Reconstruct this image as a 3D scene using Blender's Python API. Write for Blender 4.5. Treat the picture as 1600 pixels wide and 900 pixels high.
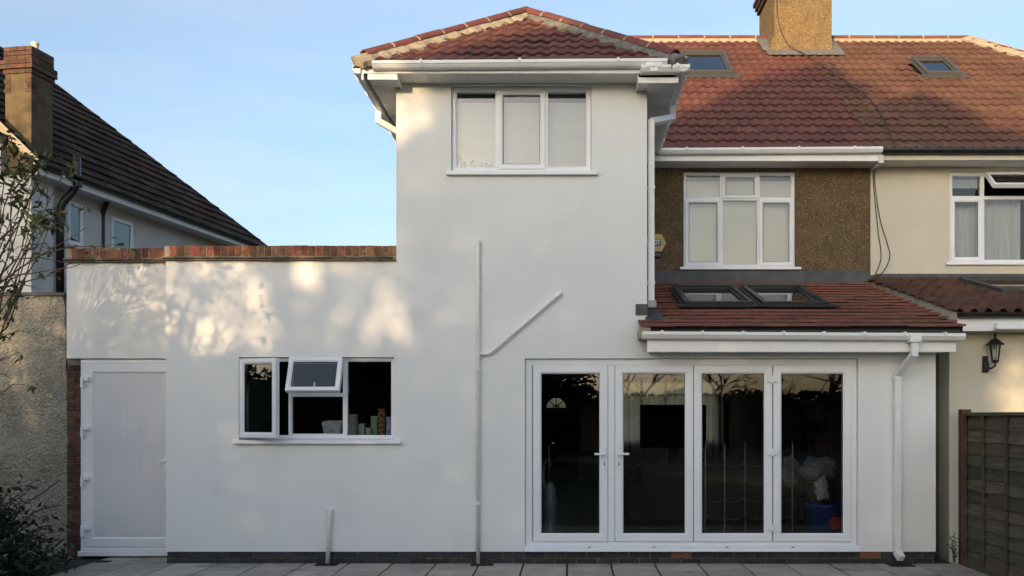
import bpy, bmesh, math, random
from mathutils import Vector, Matrix, noise
R = math.radians
rnd = random.Random(7)
for o in list(bpy.data.objects): bpy.data.objects.remove(o)
scn = bpy.context.scene
COL = scn.collection

# ------------------------------------------------------------------ camera, sky, sun, exposure
FOC = 1470.0                      # focal length in pixels of the 1600 px wide photograph
VX, VY, CZ, CD = 888.0, 648.0, 1.58, 10.0
cam_d = bpy.data.cameras.new('camera'); cam = bpy.data.objects.new('camera', cam_d); COL.objects.link(cam)
cam.location = (0, -CD, CZ); cam.rotation_euler = (R(90), 0, 0)
cam_d.sensor_width = 36; cam_d.lens = 36 * FOC / 1600
cam_d.shift_x = -(VX - 800) / 1600; cam_d.shift_y = (VY - 450) / 1600
cam_d.clip_start = 0.05; cam_d.clip_end = 3000
scn.camera = cam

SUN_EL, SUN_AZ = R(7.0), R(20.0)   # sun low, behind the camera and to its left
sdir = Vector((-math.sin(SUN_AZ) * math.cos(SUN_EL), -math.cos(SUN_AZ) * math.cos(SUN_EL), math.sin(SUN_EL)))
world = bpy.data.worlds.new('World'); scn.world = world; world.use_nodes = True
wn = world.node_tree.nodes; wl = world.node_tree.links
wn.clear()
wo = wn.new('ShaderNodeOutputWorld'); wb = wn.new('ShaderNodeBackground'); sky = wn.new('ShaderNodeTexSky')
sky.sky_type = 'NISHITA'; sky.sun_disc = False
sky.sun_elevation = SUN_EL; sky.sun_rotation = math.atan2(sdir.x, sdir.y)
sky.altitude = 0; sky.air_density = 0.95; sky.dust_density = 3.6; sky.ozone_density = 2.4
# thin high haze: streaks of paler, less saturated sky all round
wtc = wn.new('ShaderNodeTexCoord'); wmp = wn.new('ShaderNodeMapping'); wmp.inputs['Scale'].default_value = (1.0, 1.0, 5.0); wmp.inputs['Rotation'].default_value = (.12, .08, 0)
wnz = wn.new('ShaderNodeTexNoise'); wnz.inputs['Scale'].default_value = 1.6; wnz.inputs['Detail'].default_value = 5; wnz.inputs['Roughness'].default_value = .6
wmr = wn.new('ShaderNodeMapRange'); wmr.inputs[1].default_value = .35; wmr.inputs[2].default_value = .72; wmr.inputs[3].default_value = .3; wmr.inputs[4].default_value = 1.0
whs = wn.new('ShaderNodeHueSaturation'); whs.inputs['Saturation'].default_value = .62; whs.inputs['Value'].default_value = 1.02
wmx = wn.new('ShaderNodeMix'); wmx.data_type = 'RGBA'
wl.new(wtc.outputs['Generated'], wmp.inputs[0]); wl.new(wmp.outputs[0], wnz.inputs['Vector']); wl.new(wnz.outputs[0], wmr.inputs[0])
wl.new(sky.outputs[0], whs.inputs['Color']); wl.new(wmr.outputs[0], wmx.inputs[0]); wl.new(sky.outputs[0], wmx.inputs[6]); wl.new(whs.outputs[0], wmx.inputs[7])
wl.new(wmx.outputs[2], wb.inputs[0]); wl.new(wb.outputs[0], wo.inputs[0])
wb.inputs[1].default_value = 0.15
sun_d = bpy.data.lights.new('sun', 'SUN'); sun = bpy.data.objects.new('sun', sun_d); COL.objects.link(sun)
sun_d.energy = 2.0; sun_d.angle = R(0.55); sun_d.color = (1.0, 0.70, 0.40)
sun.rotation_euler = sdir.to_track_quat('Z', 'Y').to_euler()
sun.location = (-20, -50, 30)
scn.view_settings.view_transform = 'Standard'; scn.view_settings.look = 'None'
scn.view_settings.exposure = 1.53; scn.view_settings.gamma = 1; scn.view_settings.use_curve_mapping = False
scn.cycles.max_bounces = 8; scn.cycles.transparent_max_bounces = 16
scn.cycles.use_denoising = True

def mx(px, Y): return (px - VX) * (CD + Y) / FOC        # photo column at depth Y -> metres
def mz(py, Y): return CZ + (VY - py) * (CD + Y) / FOC    # photo row at depth Y -> metres

# ------------------------------------------------------------------ materials
MATS = {}
def mat(name, col, rough=.6, col2=None, scale=6, fac=(.35, .65), detail=4, bump=0, bscale=60, rand=0, spec=.5, speck=None, grime=None, stretch=None, metal=0, bdist=.01):
    """Principled material: colour blotches (col->col2), fine relief, per-piece variation, optional pale specks and worn stains."""
    m = bpy.data.materials.new(name); m.use_nodes = True
    nt = m.node_tree; n = nt.nodes; l = nt.links
    b = n['Principled BSDF']; b.inputs['Roughness'].default_value = rough
    b.inputs['Specular IOR Level'].default_value = spec; b.inputs['Metallic'].default_value = metal
    tc = n.new('ShaderNodeTexCoord'); geo = n.new('ShaderNodeNewGeometry'); vec = geo.outputs['Position']
    if stretch:
        mp = n.new('ShaderNodeMapping'); mp.inputs['Scale'].default_value = stretch; l.new(vec, mp.inputs[0]); vec = mp.outputs[0]
    cur = None
    rgb = n.new('ShaderNodeRGB'); rgb.outputs[0].default_value = (*col, 1); cur = rgb.outputs[0]
    def mixc(f, a, bcol):
        mx_ = n.new('ShaderNodeMix'); mx_.data_type = 'RGBA'
        l.new(f, mx_.inputs[0]); l.new(a, mx_.inputs[6])
        if isinstance(bcol, tuple): mx_.inputs[7].default_value = (*bcol, 1)
        else: l.new(bcol, mx_.inputs[7])
        return mx_.outputs[2]
    def ramp(src, a, b_):
        r = n.new('ShaderNodeMapRange'); r.clamp = True
        r.inputs[1].default_value = a; r.inputs[2].default_value = b_; l.new(src, r.inputs[0]); return r.outputs[0]
    def nz(sc, det=4, v=vec):
        t = n.new('ShaderNodeTexNoise'); t.inputs['Scale'].default_value = sc; t.inputs['Detail'].default_value = det; l.new(v, t.inputs['Vector']); return t.outputs[0]
    if col2: cur = mixc(ramp(nz(scale, detail), *fac), cur, col2)
    if grime: cur = mixc(ramp(nz(grime[1], 6), grime[2], grime[3]), cur, grime[0])
    if speck:
        v = n.new('ShaderNodeTexVoronoi'); v.inputs['Scale'].default_value = speck[1]; l.new(vec, v.inputs['Vector'])
        sp = n.new('ShaderNodeSeparateColor'); l.new(v.outputs['Color'], sp.inputs[0])
        cur = mixc(ramp(sp.outputs[0], speck[2], speck[2] + .25), cur, speck[0])
        if len(speck) > 3: cur = mixc(ramp(sp.outputs[1], speck[4], speck[4] + .2), cur, speck[3])
    if rand:
        oi = n.new('ShaderNodeObjectInfo'); hs = n.new('ShaderNodeHueSaturation')
        r = n.new('ShaderNodeMapRange'); r.inputs[3].default_value = 1 - rand; r.inputs[4].default_value = 1 + rand
        l.new(oi.outputs['Random'], r.inputs[0]); l.new(r.outputs[0], hs.inputs['Value'])
        mm = n.new('ShaderNodeMath'); mm.operation = 'MULTIPLY'; mm.inputs[1].default_value = 7.31; l.new(oi.outputs['Random'], mm.inputs[0])
        fr = n.new('ShaderNodeMath'); fr.operation = 'FRACT'; l.new(mm.outputs[0], fr.inputs[0])
        r2 = n.new('ShaderNodeMapRange'); r2.inputs[3].default_value = .5 - rand * .06; r2.inputs[4].default_value = .5 + rand * .06
        l.new(fr.outputs[0], r2.inputs[0]); l.new(r2.outputs[0], hs.inputs['Hue'])
        l.new(cur, hs.inputs['Color']); cur = hs.outputs[0]
    l.new(cur, b.inputs['Base Color'])
    if bump:
        bp = n.new('ShaderNodeBump'); bp.inputs['Strength'].default_value = bump; bp.inputs['Distance'].default_value = bdist
        l.new(nz(bscale, 5), bp.inputs['Height']); l.new(bp.outputs[0], b.inputs['Normal'])
    MATS[name] = m
    return m
M = MATS
mat('render', (.84, .84, .825), .85, (.785, .785, .765), 1.1, (.3, .75), 7, .35, 7, spec=.25, grime=((.755, .75, .73), 2.3, .58, .85))
mat('upvc', (.84, .85, .87), .28, (.81, .82, .84), 3, spec=.5)
mat('upvc_soft', (.72, .72, .70), .35, (.64, .64, .61), 5, spec=.45)
mat('gutter_white', (.85, .85, .84), .30, (.80, .795, .775), 7, (.4, .8), spec=.5)
mat('pipe_white', (.84, .835, .815), .32, (.79, .785, .76), 9, spec=.45)
mat('black_plastic', (.012, .012, .013), .35, (.025, .024, .022), 10)
mat('seal', (.03, .03, .03), .6)
mat('tile_red', (.165, .060, .044), .78, (.125, .048, .038), 22, (.3, .7), 5, .5, 90, rand=.13, grime=((.19, .09, .06), 9, .6, .78))
mat('tile_brown', (.160, .074, .046), .82, (.112, .055, .037), 20, (.3, .7), 6, .7, 90, rand=.17, grime=((.16, .12, .065), 14, .58, .72))
mat('tile_flat', (.235, .092, .066), .8, (.18, .073, .054), 18, (.3, .7), 6, .5, 110, rand=.16)
mat('tile_dark', (.068, .039, .028), .95, (.043, .027, .021), 8, (.3, .7), 5, .6, 80, rand=.38, spec=.12, grime=((.075, .055, .035), 4, .58, .75))
mat('tile_lean', (.15, .062, .040), .8, (.09, .045, .032), 8, (.3, .7), 6, .7, 90, rand=.2, grime=((.12, .09, .05), 6, .58, .72))
mat('underlay', (.02, .016, .014), .9)
mat('mortar', (.40, .34, .25), .95, (.30, .26, .19), 14, bump=.8, bscale=70)
mat('mortar_grey', (.22, .205, .17), .95, (.13, .12, .10), 12, bump=.9, bscale=60)
mat('ridge_red', (.19, .058, .043), .78, (.135, .045, .036), 8, bump=.4, bscale=90, rand=.14, grime=((.11, .06, .045), 7, .55, .75))
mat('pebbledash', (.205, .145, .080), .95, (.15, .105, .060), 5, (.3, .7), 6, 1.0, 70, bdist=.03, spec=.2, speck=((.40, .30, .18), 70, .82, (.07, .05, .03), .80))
mat('pebbledash_sun_tint', (.26, .178, .088), .95, (.18, .122, .06), 5, (.3, .7), 5, 1.0, 60, bdist=.035, spec=.2, speck=((.46, .35, .19), 75, .80, (.12, .08, .04), .80))  # yellower, brighter pebbledash: sunlight painted into the chimney colour
mat('brown_render', (.150, .112, .062), .95, (.10, .075, .045), 6, (.3, .7), 7, .6, 60, spec=.2, grime=((.07, .06, .035), 3, .55, .75))
mat('roughcast', (.47, .435, .355), .95, (.33, .305, .245), 3.2, (.3, .7), 10, 1.0, 38, bdist=.05, spec=.2, speck=((.48, .45, .37), 100, .7, (.19, .17, .14), .78), grime=((.17, .16, .12), 1.3, .52, .8))
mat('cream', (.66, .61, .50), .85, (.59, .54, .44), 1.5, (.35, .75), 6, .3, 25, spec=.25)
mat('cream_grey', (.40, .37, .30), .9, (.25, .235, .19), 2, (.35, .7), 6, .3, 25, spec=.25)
mat('neighbour_white', (.68, .66, .62), .9, (.55, .53, .49), 1.6, (.35, .75), 7, .4, 22, spec=.25, grime=((.33, .31, .27), 1.6, .6, .82))
mat('brick_orange', (.27, .105, .052), .9, (.17, .07, .042), 16, bump=.6, bscale=80, rand=.5, grime=((.28, .20, .12), 20, .55, .68))
mat('brick_chimney', (.135, .062, .038), .95, (.085, .045, .030), 14, bump=.8, bscale=70, rand=.3, grime=((.06, .048, .033), 9, .48, .68))
mat('brick_old', (.125, .052, .036), .95, (.075, .037, .028), 14, bump=.8, bscale=70, rand=.35)
mat('brick_blue', (.040, .042, .047), .75, (.028, .028, .031), 20, bump=.4, bscale=80, rand=.3)
mat('brick_terracotta', (.26, .095, .05), .9, (.19, .075, .04), 20, bump=.5, bscale=80)
mat('creasing', (.16, .12, .09), .95, (.10, .08, .06), 14, bump=.7, bscale=60, rand=.3)
mat('paver', (.41, .365, .31), .9, (.31, .28, .24), 4, (.3, .7), 7, .35, 60, rand=.16, grime=((.19, .17, .145), 3.1, .55, .75))
mat('rooflight_sheet_dark', (.16, .16, .15), .85)
mat('shelf_wood', (.055, .038, .022), .7, (.04, .028, .016), 4)
mat('book_mix', (.22, .13, .07), .7, (.10, .12, .16), 14, rand=.5)
mat('mortar_plinth', (.36, .34, .30), .95, (.28, .26, .23), 14, bump=.6, bscale=70)
mat('paver_bed', (.035, .033, .030), .95, bump=.5)
mat('lead', (.085, .092, .105), .6, (.055, .058, .065), 7, bump=.3, bscale=20)
mat('lead_worn', (.20, .195, .18), .7, (.11, .11, .105), 16, (.35, .6), 6, .5, 30)
mat('roof_window_grey', (.070, .070, .066), .5, (.065, .063, .056), 6)
mat('roof_window_dark', (.020, .023, .024), .4, (.03, .033, .034), 6)
mat('post_wood', (.15, .066, .034), .85, (.10, .045, .026), 6, bump=.6, bscale=30, stretch=(6, 6, .8))
mat('fence_wood', (.135, .110, .074), .95, (.068, .056, .038), 3, (.3, .7), 9, 1.0, 26, rand=.35, stretch=(6, .8, 9))
mat('grass', (.030, .046, .014), .95, (.02, .032, .01), 3, bump=.8, bscale=40)
mat('soil', (.05, .038, .026), 1, (.03, .024, .017), 6, bump=1, bscale=30)
mat('bark', (.075, .060, .042), .95, (.045, .037, .028), 12, bump=.8, bscale=50)
mat('twig', (.10, .072, .045), .9, (.065, .05, .034), 20)
mat('leaf_dark', (.020, .042, .013), .5, (.013, .028, .009), 9, spec=.4)
mat('leaf_mid', (.060, .088, .030), .6, (.095, .100, .040), 14, (.45, .7), spec=.4)
mat('leaf_tree', (.05, .07, .02), .7, (.08, .08, .025), 2)
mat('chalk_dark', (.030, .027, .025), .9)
mat('room_wall', (.14, .122, .10), .9, (.11, .097, .08), 2)
mat('room_floor', (.055, .038, .025), .4, (.04, .028, .018), 4, stretch=(8, 1, 1))
mat('room_ceiling', (.28, .27, .25), .9)
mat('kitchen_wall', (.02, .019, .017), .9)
mat('blind', (.48, .50, .53), .85, (.45, .47, .50), 1.2, stretch=(1, 1, 6))
mat('blind_warm', (.66, .63, .52), .85, (.62, .59, .48), 2)
mat('black_metal', (.010, .010, .010), .45)
mat('chrome', (.5, .5, .5), .25, metal=1)
mat('wire', (.22, .19, .15), .4, metal=.6)
mat('cable', (.03, .028, .026), .6)
mat('alarm_yellow', (.62, .44, .13), .45, (.58, .40, .12), 8)
mat('alarm_blue', (.025, .045, .22), .45)
mat('alarm_white', (.75, .75, .75), .45)
mat('alarm_black', (.015, .012, .016), .4)
mat('hopper_grey', (.30, .30, .30), .5)
mat('cloth_white', (.40, .40, .42), .9, (.3, .3, .33), 5)
mat('cloth_grey', (.13, .14, .17), .9, (.09, .10, .12), 5)
mat('bucket_blue', (.02, .045, .20), .4)
mat('toy_red', (.42, .03, .03), .5)
mat('vac_grey', (.16, .18, .20), .35, (.10, .11, .13), 8)
mat('sofa_dark', (.02, .018, .018), .9)
mat('tv_black', (.006, .006, .007), .7, spec=.2)
mat('door_panel', (.71, .71, .735), .45, (.68, .68, .705), 3)
mat('carton_blue', (.22, .27, .50), .6, (.40, .44, .55), 30)
mat('carton_green', (.16, .36, .22), .6, (.22, .42, .26), 30)
mat('carton_brown', (.10, .035, .018), .6, (.07, .025, .015), 20)
mat('carton_print', (.62, .27, .09), .6)
mat('carton_cream', (.42, .38, .30), .6, (.3, .26, .2), 30)
mat('tin_pale', (.36, .38, .38), .45, (.30, .30, .22), 12)
mat('bag_white', (.50, .53, .53), .5, (.40, .43, .44), 20, bump=.5, bscale=25)
mat('pot_pale', (.62, .58, .50), .8)

def glass(name, tint, ior, rough=0.0):
    m = bpy.data.materials.new(name); m.use_nodes = True; nt = m.node_tree; n = nt.nodes; l = nt.links; n.clear()
    out = n.new('ShaderNodeOutputMaterial'); mix = n.new('ShaderNodeMixShader'); fr = n.new('ShaderNodeFresnel')
    tr = n.new('ShaderNodeBsdfTransparent'); gl = n.new('ShaderNodeBsdfGlossy')
    fr.inputs[0].default_value = ior; tr.inputs[0].default_value = (*tint, 1); gl.inputs['Roughness'].default_value = rough
    gl.inputs[0].default_value = (.95, .97, 1, 1)
    # very slight float-glass waviness
    nzt = n.new('ShaderNodeTexNoise'); nzt.inputs['Scale'].default_value = 1.5
    geo = n.new('ShaderNodeNewGeometry'); l.new(geo.outputs['Position'], nzt.inputs['Vector'])
    bp = n.new('ShaderNodeBump'); bp.inputs['Strength'].default_value = .04; bp.inputs['Distance'].default_value = .02
    l.new(nzt.outputs[0], bp.inputs['Height']); l.new(bp.outputs[0], gl.inputs['Normal'])
    l.new(fr.outputs[0], mix.inputs[0]); l.new(tr.outputs[0], mix.inputs[1]); l.new(gl.outputs[0], mix.inputs[2]); l.new(mix.outputs[0], out.inputs[0])
    MATS[name] = m
glass('glass', (.90, .915, .92), 1.47)
glass('glass_upper', (.90, .915, .92), 1.60)
glass('glass_roof', (.55, .58, .60), 1.9)
def curtain_mat(name, col, trans):
    m = bpy.data.materials.new(name); m.use_nodes = True; nt = m.node_tree; n = nt.nodes; l = nt.links; n.clear()
    out = n.new('ShaderNodeOutputMaterial'); d = n.new('ShaderNodeBsdfDiffuse'); t = n.new('ShaderNodeBsdfTranslucent'); p = n.new('ShaderNodeBsdfTransparent')
    w = n.new('ShaderNodeTexNoise'); w.inputs['Scale'].default_value = 40
    m1 = n.new('ShaderNodeMixShader'); m2 = n.new('ShaderNodeMixShader')
    d.inputs[0].default_value = (*col, 1); t.inputs[0].default_value = (*col, 1)
    if 'voile' in name: p.inputs[0].default_value = (1, .82, .58, 1)
    m1.inputs[0].default_value = .35 if 'net' in name else .8; m2.inputs[0].default_value = trans
    l.new(d.outputs[0], m1.inputs[1]); l.new(t.outputs[0], m1.inputs[2]); l.new(m1.outputs[0], m2.inputs[1]); l.new(p.outputs[0], m2.inputs[2]); l.new(m2.outputs[0], out.inputs[0])
    MATS[name] = m
curtain_mat('net_curtain', (.84, .84, .84), .06)
curtain_mat('voile', (.88, .72, .48), .42)

# ------------------------------------------------------------------ mesh helpers
class MB:
    """Collects vertices and faces; build() links them as one mesh object."""
    def __init__(s): s.v = []; s.f = []; s.mi = []; s.cm = 0
    def add(s, vs, fs):
        o = len(s.v); s.v += [tuple(v) for v in vs]
        for f in fs: s.f.append(tuple(i + o for i in f)); s.mi.append(s.cm)
        return s
    def box(s, x0, x1, y0, y1, z0, z1, T=None):
        vs = [Vector((x, y, z)) for x in (x0, x1) for y in (y0, y1) for z in (z0, z1)]
        if T: vs = [T @ v if isinstance(T, Matrix) else T(v) for v in vs]
        return s.add(vs, [(0, 1, 3, 2), (4, 6, 7, 5), (0, 4, 5, 1), (2, 3, 7, 6), (0, 2, 6, 4), (1, 5, 7, 3)])
    def bar(s, a, b, w, h, up=(0, 0, 1)):
        a = Vector(a); b = Vector(b); d = (b - a).normalized(); u = Vector(up)
        if abs(d.dot(u)) > .98: u = Vector((0, 1, 0))
        sd = d.cross(u).normalized(); u = sd.cross(d)
        vs = [p + sd * (i * w / 2) + u * (j * h / 2) for p in (a, b) for i, j in ((-1, -1), (1, -1), (1, 1), (-1, 1))]
        return s.add(vs, [(3, 2, 1, 0), (4, 5, 6, 7), (0, 1, 5, 4), (1, 2, 6, 5), (2, 3, 7, 6), (3, 0, 4, 7)])
    def tube(s, pts, r, n=10, cap=True):
        pts = [Vector(p) for p in pts]; rs = r if isinstance(r, (list, tuple)) else [r] * len(pts)
        rings = []; prev = None
        for i, p in enumerate(pts):
            d = (pts[min(i + 1, len(pts) - 1)] - pts[max(i - 1, 0)]).normalized()
            if prev is None:
                u = Vector((0, 0, 1)) if abs(d.z) < .9 else Vector((0, 1, 0))
                a = d.cross(u).normalized()
            else:
                a = (prev - d * prev.dot(d)); a = a.normalized() if a.length > 1e-6 else d.orthogonal().normalized()
            prev = a; b = d.cross(a)
            rings.append([p + (a * math.cos(t) + b * math.sin(t)) * rs[i] for t in (2 * math.pi * k / n for k in range(n))])
        vs = [v for r_ in rings for v in r_]; fs = []
        for i in range(len(pts) - 1):
            for k in range(n):
                fs.append((i * n + k, i * n + (k + 1) % n, (i + 1) * n + (k + 1) % n, (i + 1) * n + k))
        if cap:
            fs.append(tuple(reversed(range(n)))); fs.append(tuple(range((len(pts) - 1) * n, len(pts) * n)))
        return s.add(vs, fs)
    def lathe(s, prof, c, n=16):
        vs = [(c[0] + r * math.cos(2 * math.pi * k / n), c[1] + r * math.sin(2 * math.pi * k / n), c[2] + z) for r, z in prof for k in range(n)]
        fs = [(i * n + k, i * n + (k + 1) % n, (i + 1) * n + (k + 1) % n, (i + 1) * n + k) for i in range(len(prof) - 1) for k in range(n)]
        fs.append(tuple(reversed(range(n)))); fs.append(tuple(range((len(prof) - 1) * n, len(prof) * n)))
        return s.add(vs, fs)
    def extrude(s, prof, O, U, V, W):
        """closed polygon prof (u,v) in plane O,U,V pushed along vector W"""
        O, U, V, W = map(Vector, (O, U, V, W)); n = len(prof)
        vs = [O + U * u + V * v for u, v in prof] + [O + U * u + V * v + W for u, v in prof]
        fs = [(i, (i + 1) % n, n + (i + 1) % n, n + i) for i in range(n)]
        fs += [tuple(reversed(range(n))), tuple(range(n, 2 * n))]
        return s.add(vs, fs)
    def quad(s, a, b, c, d): return s.add([a, b, c, d], [(0, 1, 2, 3)])
    def ring(s, x0, x1, z0, z1, prof, T=None):
        """mitred rectangular frame in the XZ plane; prof = closed list of (inset, y)"""
        vs = []
        for ins, y in prof:
            vs += [Vector((x0 + ins, y, z0 + ins)), Vector((x1 - ins, y, z0 + ins)), Vector((x1 - ins, y, z1 - ins)), Vector((x0 + ins, y, z1 - ins))]
        if T: vs = [T @ v for v in vs]
        n = len(prof); fs = []
        for i in range(n):
            j = (i + 1) % n
            for k in range(4): fs.append((i * 4 + k, j * 4 + k, j * 4 + (k + 1) % 4, i * 4 + (k + 1) % 4))
        return s.add(vs, fs)
    def mesh(s, name, mats, smooth=False):
        me = bpy.data.meshes.new(name); me.from_pydata(s.v, [], s.f)
        for m in (mats if isinstance(mats, (list, tuple)) else [mats]): me.materials.append(MATS[m])
        bm = bmesh.new(); bm.from_mesh(me)
        for f, i in zip(bm.faces, s.mi): f.material_index = i; f.smooth = smooth
        bmesh.ops.recalc_face_normals(bm, faces=bm.faces); bm.to_mesh(me); bm.free()
        return me
    def build(s, name, mats, parent=None, smooth=False, bevel=0, **tags):
        return link(name, s.mesh(name, mats, smooth), parent, bevel, **tags)
def link(name, me, parent=None, bevel=0, mw=None, **tags):
    o = bpy.data.objects.new(name, me); COL.objects.link(o)
    if parent:
        o.parent = parent; o.matrix_parent_inverse = base_of(parent).inverted()
    if mw is not None: o.matrix_basis = mw
    if bevel:
        b = o.modifiers.new('bevel', 'BEVEL'); b.width = bevel; b.segments = 2; b.limit_method = 'ANGLE'; b.angle_limit = R(35)
    for k, v in tags.items(): o[k] = v
    return o
BASE = {}
def base_of(o): return BASE.get(o.name, Matrix.Identity(4))
def thing(name, label, cat, loc, group=None):
    o = bpy.data.objects.new(name, None); COL.objects.link(o); o.location = loc; o.empty_display_size = .3
    BASE[o.name] = Matrix.Translation(loc)
    o['label'] = label; o['category'] = cat
    if group: o['group'] = group
    return o
def walls(mb, xs, zs, solid, y0, y1, T=None):
    """wall of a cell grid with openings: faces only where solid meets empty"""
    xs = sorted(set(round(v, 4) for v in xs)); zs = sorted(set(round(v, 4) for v in zs))
    nx, nz = len(xs) - 1, len(zs) - 1
    S = [[solid((xs[i] + xs[i + 1]) / 2, (zs[j] + zs[j + 1]) / 2) for j in range(nz)] for i in range(nx)]
    g = lambda i, j: 0 <= i < nx and 0 <= j < nz and S[i][j]
    tf = (lambda v: T(Vector(v))) if T else (lambda v: Vector(v))
    idx = {}; vs = []; fs = []
    def vi(i, j, k):
        key = (i, j, k)
        if key not in idx: idx[key] = len(vs); vs.append(tf((xs[i], (y0, y1)[k], zs[j])))
        return idx[key]
    for i in range(nx):
        for j in range(nz):
            if not S[i][j]: continue
            fs.append((vi(i, j, 0), vi(i + 1, j, 0), vi(i + 1, j + 1, 0), vi(i, j + 1, 0)))
            fs.append((vi(i, j, 1), vi(i, j + 1, 1), vi(i + 1, j + 1, 1), vi(i + 1, j, 1)))
            if not g(i - 1, j): fs.append((vi(i, j, 0), vi(i, j + 1, 0), vi(i, j + 1, 1), vi(i, j, 1)))
            if not g(i + 1, j): fs.append((vi(i + 1, j, 0), vi(i + 1, j, 1), vi(i + 1, j + 1, 1), vi(i + 1, j + 1, 0)))
            if not g(i, j - 1): fs.append((vi(i, j, 0), vi(i, j, 1), vi(i + 1, j, 1), vi(i + 1, j, 0)))
            if not g(i, j + 1): fs.append((vi(i, j + 1, 0), vi(i + 1, j + 1, 0), vi(i + 1, j + 1, 1), vi(i, j + 1, 1)))
    mb.add(vs, fs)
inr = lambda v, a, b: a < v < b
# ------------------------------------------------------------------ roof tile helpers
def roman_tile(name, w, l, g, waves, amp, t, matn, seg=6):
    mb = MB(); N = waves * seg; top0 = []; top1 = []; lip = []
    for k in range(N + 1):
        x = (w + .004) * k / N; u = (k % seg) / seg
        z = amp * math.sin(math.pi * min(u / .62, 1.0)) if u < .62 else 0.0
        top0.append((x, 0, z + t)); top1.append((x, l, z + t - t * l / g)); lip.append((x, .004, z + .004))
    vs = top0 + top1 + lip; n = N + 1
    fs = [(k, k + 1, n + k + 1, n + k) for k in range(N)] + [(2 * n + k, 2 * n + k + 1, k + 1, k) for k in range(N)]
    mb.add(vs, fs)
    me = mb.mesh(name, matn)
    return me
def flat_tile(name, w, l, g, t, matn):
    mb = MB(); mb.add([(.003, 0, .007), (w - .003, 0, .007), (w - .003, l, t - t * l / g - .004), (.003, l, t - t * l / g - .004),
                       (.003, 0, t), (w - .003, 0, t), (w - .003, l, t - t * l / g), (.003, l, t - t * l / g)],
                      [(0, 1, 2, 3), (4, 5, 6, 7), (0, 1, 5, 4), (1, 2, 6, 5), (3, 2, 6, 7), (0, 3, 7, 4)])
    return mb.mesh(name, matn)
def frame_m(O, a, b, n):
    m = Matrix((a, b, n)).transposed().to_4x4(); m.translation = O; return m
def lay(parent, me, O, a, b, w, g, i0, i1, j0, j1, clips=(), holes=(), stagger=0, jit=.004, name='tile', merge=None, l=None):
    """lay tiles on a slope: columns i, rows j; pieces crossing a clip plane are cut"""
    a = Vector(a).normalized(); b = Vector(b).normalized(); n = a.cross(b).normalized()
    if n.z < 0: n = -n
    O = Vector(O); l = l or g
    cnt = 0; acc = bmesh.new() if merge else None
    for j in range(j0, j1):
        off = (w * stagger * (j % 2)) if stagger else 0
        for i in range(i0, i1):
            p = O + a * (i * w + off) + b * (j * g)
            cs = [p, p + a * w, p + b * l, p + a * w + b * l]
            mid = p + a * w / 2 + b * g / 2
            if any(h(mid) for h in holes): continue
            ds = [[(c - co).dot(no) for c in cs] for co, no in clips]
            if any(min(d) > -.02 for d in ds): continue
            mw = frame_m(p + n * rnd.uniform(0, jit), a, b, n) @ Matrix.Rotation(rnd.gauss(0, .006), 4, 'Y') @ Matrix.Rotation(rnd.gauss(0, .008), 4, 'X') @ Matrix.Rotation(rnd.gauss(0, .006), 4, 'Z')
            cut = any(max(d) > .005 for d in ds)
            if cut or merge:
                bm = bmesh.new(); bm.from_mesh(me); bm.transform(mw)
                for co, no in clips:
                    bmesh.ops.bisect_plane(bm, geom=bm.verts[:] + bm.edges[:] + bm.faces[:], plane_co=co, plane_no=no, clear_outer=True)
                if len(bm.faces) == 0: bm.free(); continue
                if merge:
                    tmp = bpy.data.meshes.new('tmp'); bm.to_mesh(tmp); acc.from_mesh(tmp); bpy.data.meshes.remove(tmp); bm.free(); continue
                m2 = bpy.data.meshes.new(name); bm.transform(mw.inverted()); bm.to_mesh(m2); bm.free(); m2.materials.append(me.materials[0])
                link(name, m2, parent, mw=mw)
            else: link(name, me, parent, mw=mw)
            cnt += 1
    if merge:
        m2 = bpy.data.meshes.new(merge); acc.to_mesh(m2); acc.free(); m2.materials.append(me.materials[0])
        link(merge, m2, parent, kind='stuff')
    return cnt
def vplane(p, q, keep):
    """vertical plane through p,q; keep = a point on the kept side -> (co, normal pointing away from keep)"""
    p, q, keep = Vector(p), Vector(q), Vector(keep); d = q - p; d.z = 0
    no = Vector((d.y, -d.x, 0)).normalized()
    if (keep - p).dot(no) > 0: no = -no
    return (p, no)
def ridge_tiles(parent, p, q, L, r, matn, name='ridge_tile', flat=.75, joint='mortar', up=Vector((0, 0, 1))):
    p, q = Vector(p), Vector(q); d = (q - p); tot = d.length; d.normalize(); side = d.cross(up).normalized(); u = side.cross(d)
    n = max(1, round(tot / L)); L = tot / n
    mb = MB(); vs = []; K = 8
    for e in (0.006, L - .006):
        for rr in (r, r - .016):
            for k in range(K + 1):
                t = math.pi * k / K; vs.append((math.cos(t) * rr, e, math.sin(t) * rr * flat))
    c = K + 1; fs = []
    for k in range(K):
        fs += [(k, k + 1, 2 * c + k + 1, 2 * c + k), (c + k, 3 * c + k, 3 * c + k + 1, c + k + 1), (k, c + k, c + k + 1, k + 1), (2 * c + k, 2 * c + k + 1, 3 * c + k + 1, 3 * c + k)]
    mb.add(vs, fs); me = mb.mesh(name, matn, False)
    for i in range(n):
        o = p + d * (L * i) + u * rnd.uniform(-.004, .006)
        link(name, me, parent, mw=frame_m(o, side, d, u))
        if i:
            o = p + d * (L * i); pr = [(math.cos(math.pi * k / K) * (r + .003), math.sin(math.pi * k / K) * (r + .003) * flat) for k in range(K + 1)]
            pr += [(x * .86, y * .86) for x, y in reversed(pr)]
            MB().extrude(pr, o - d * .011, side, u, d * .022).build('joint_mortar', joint, parent)
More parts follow.
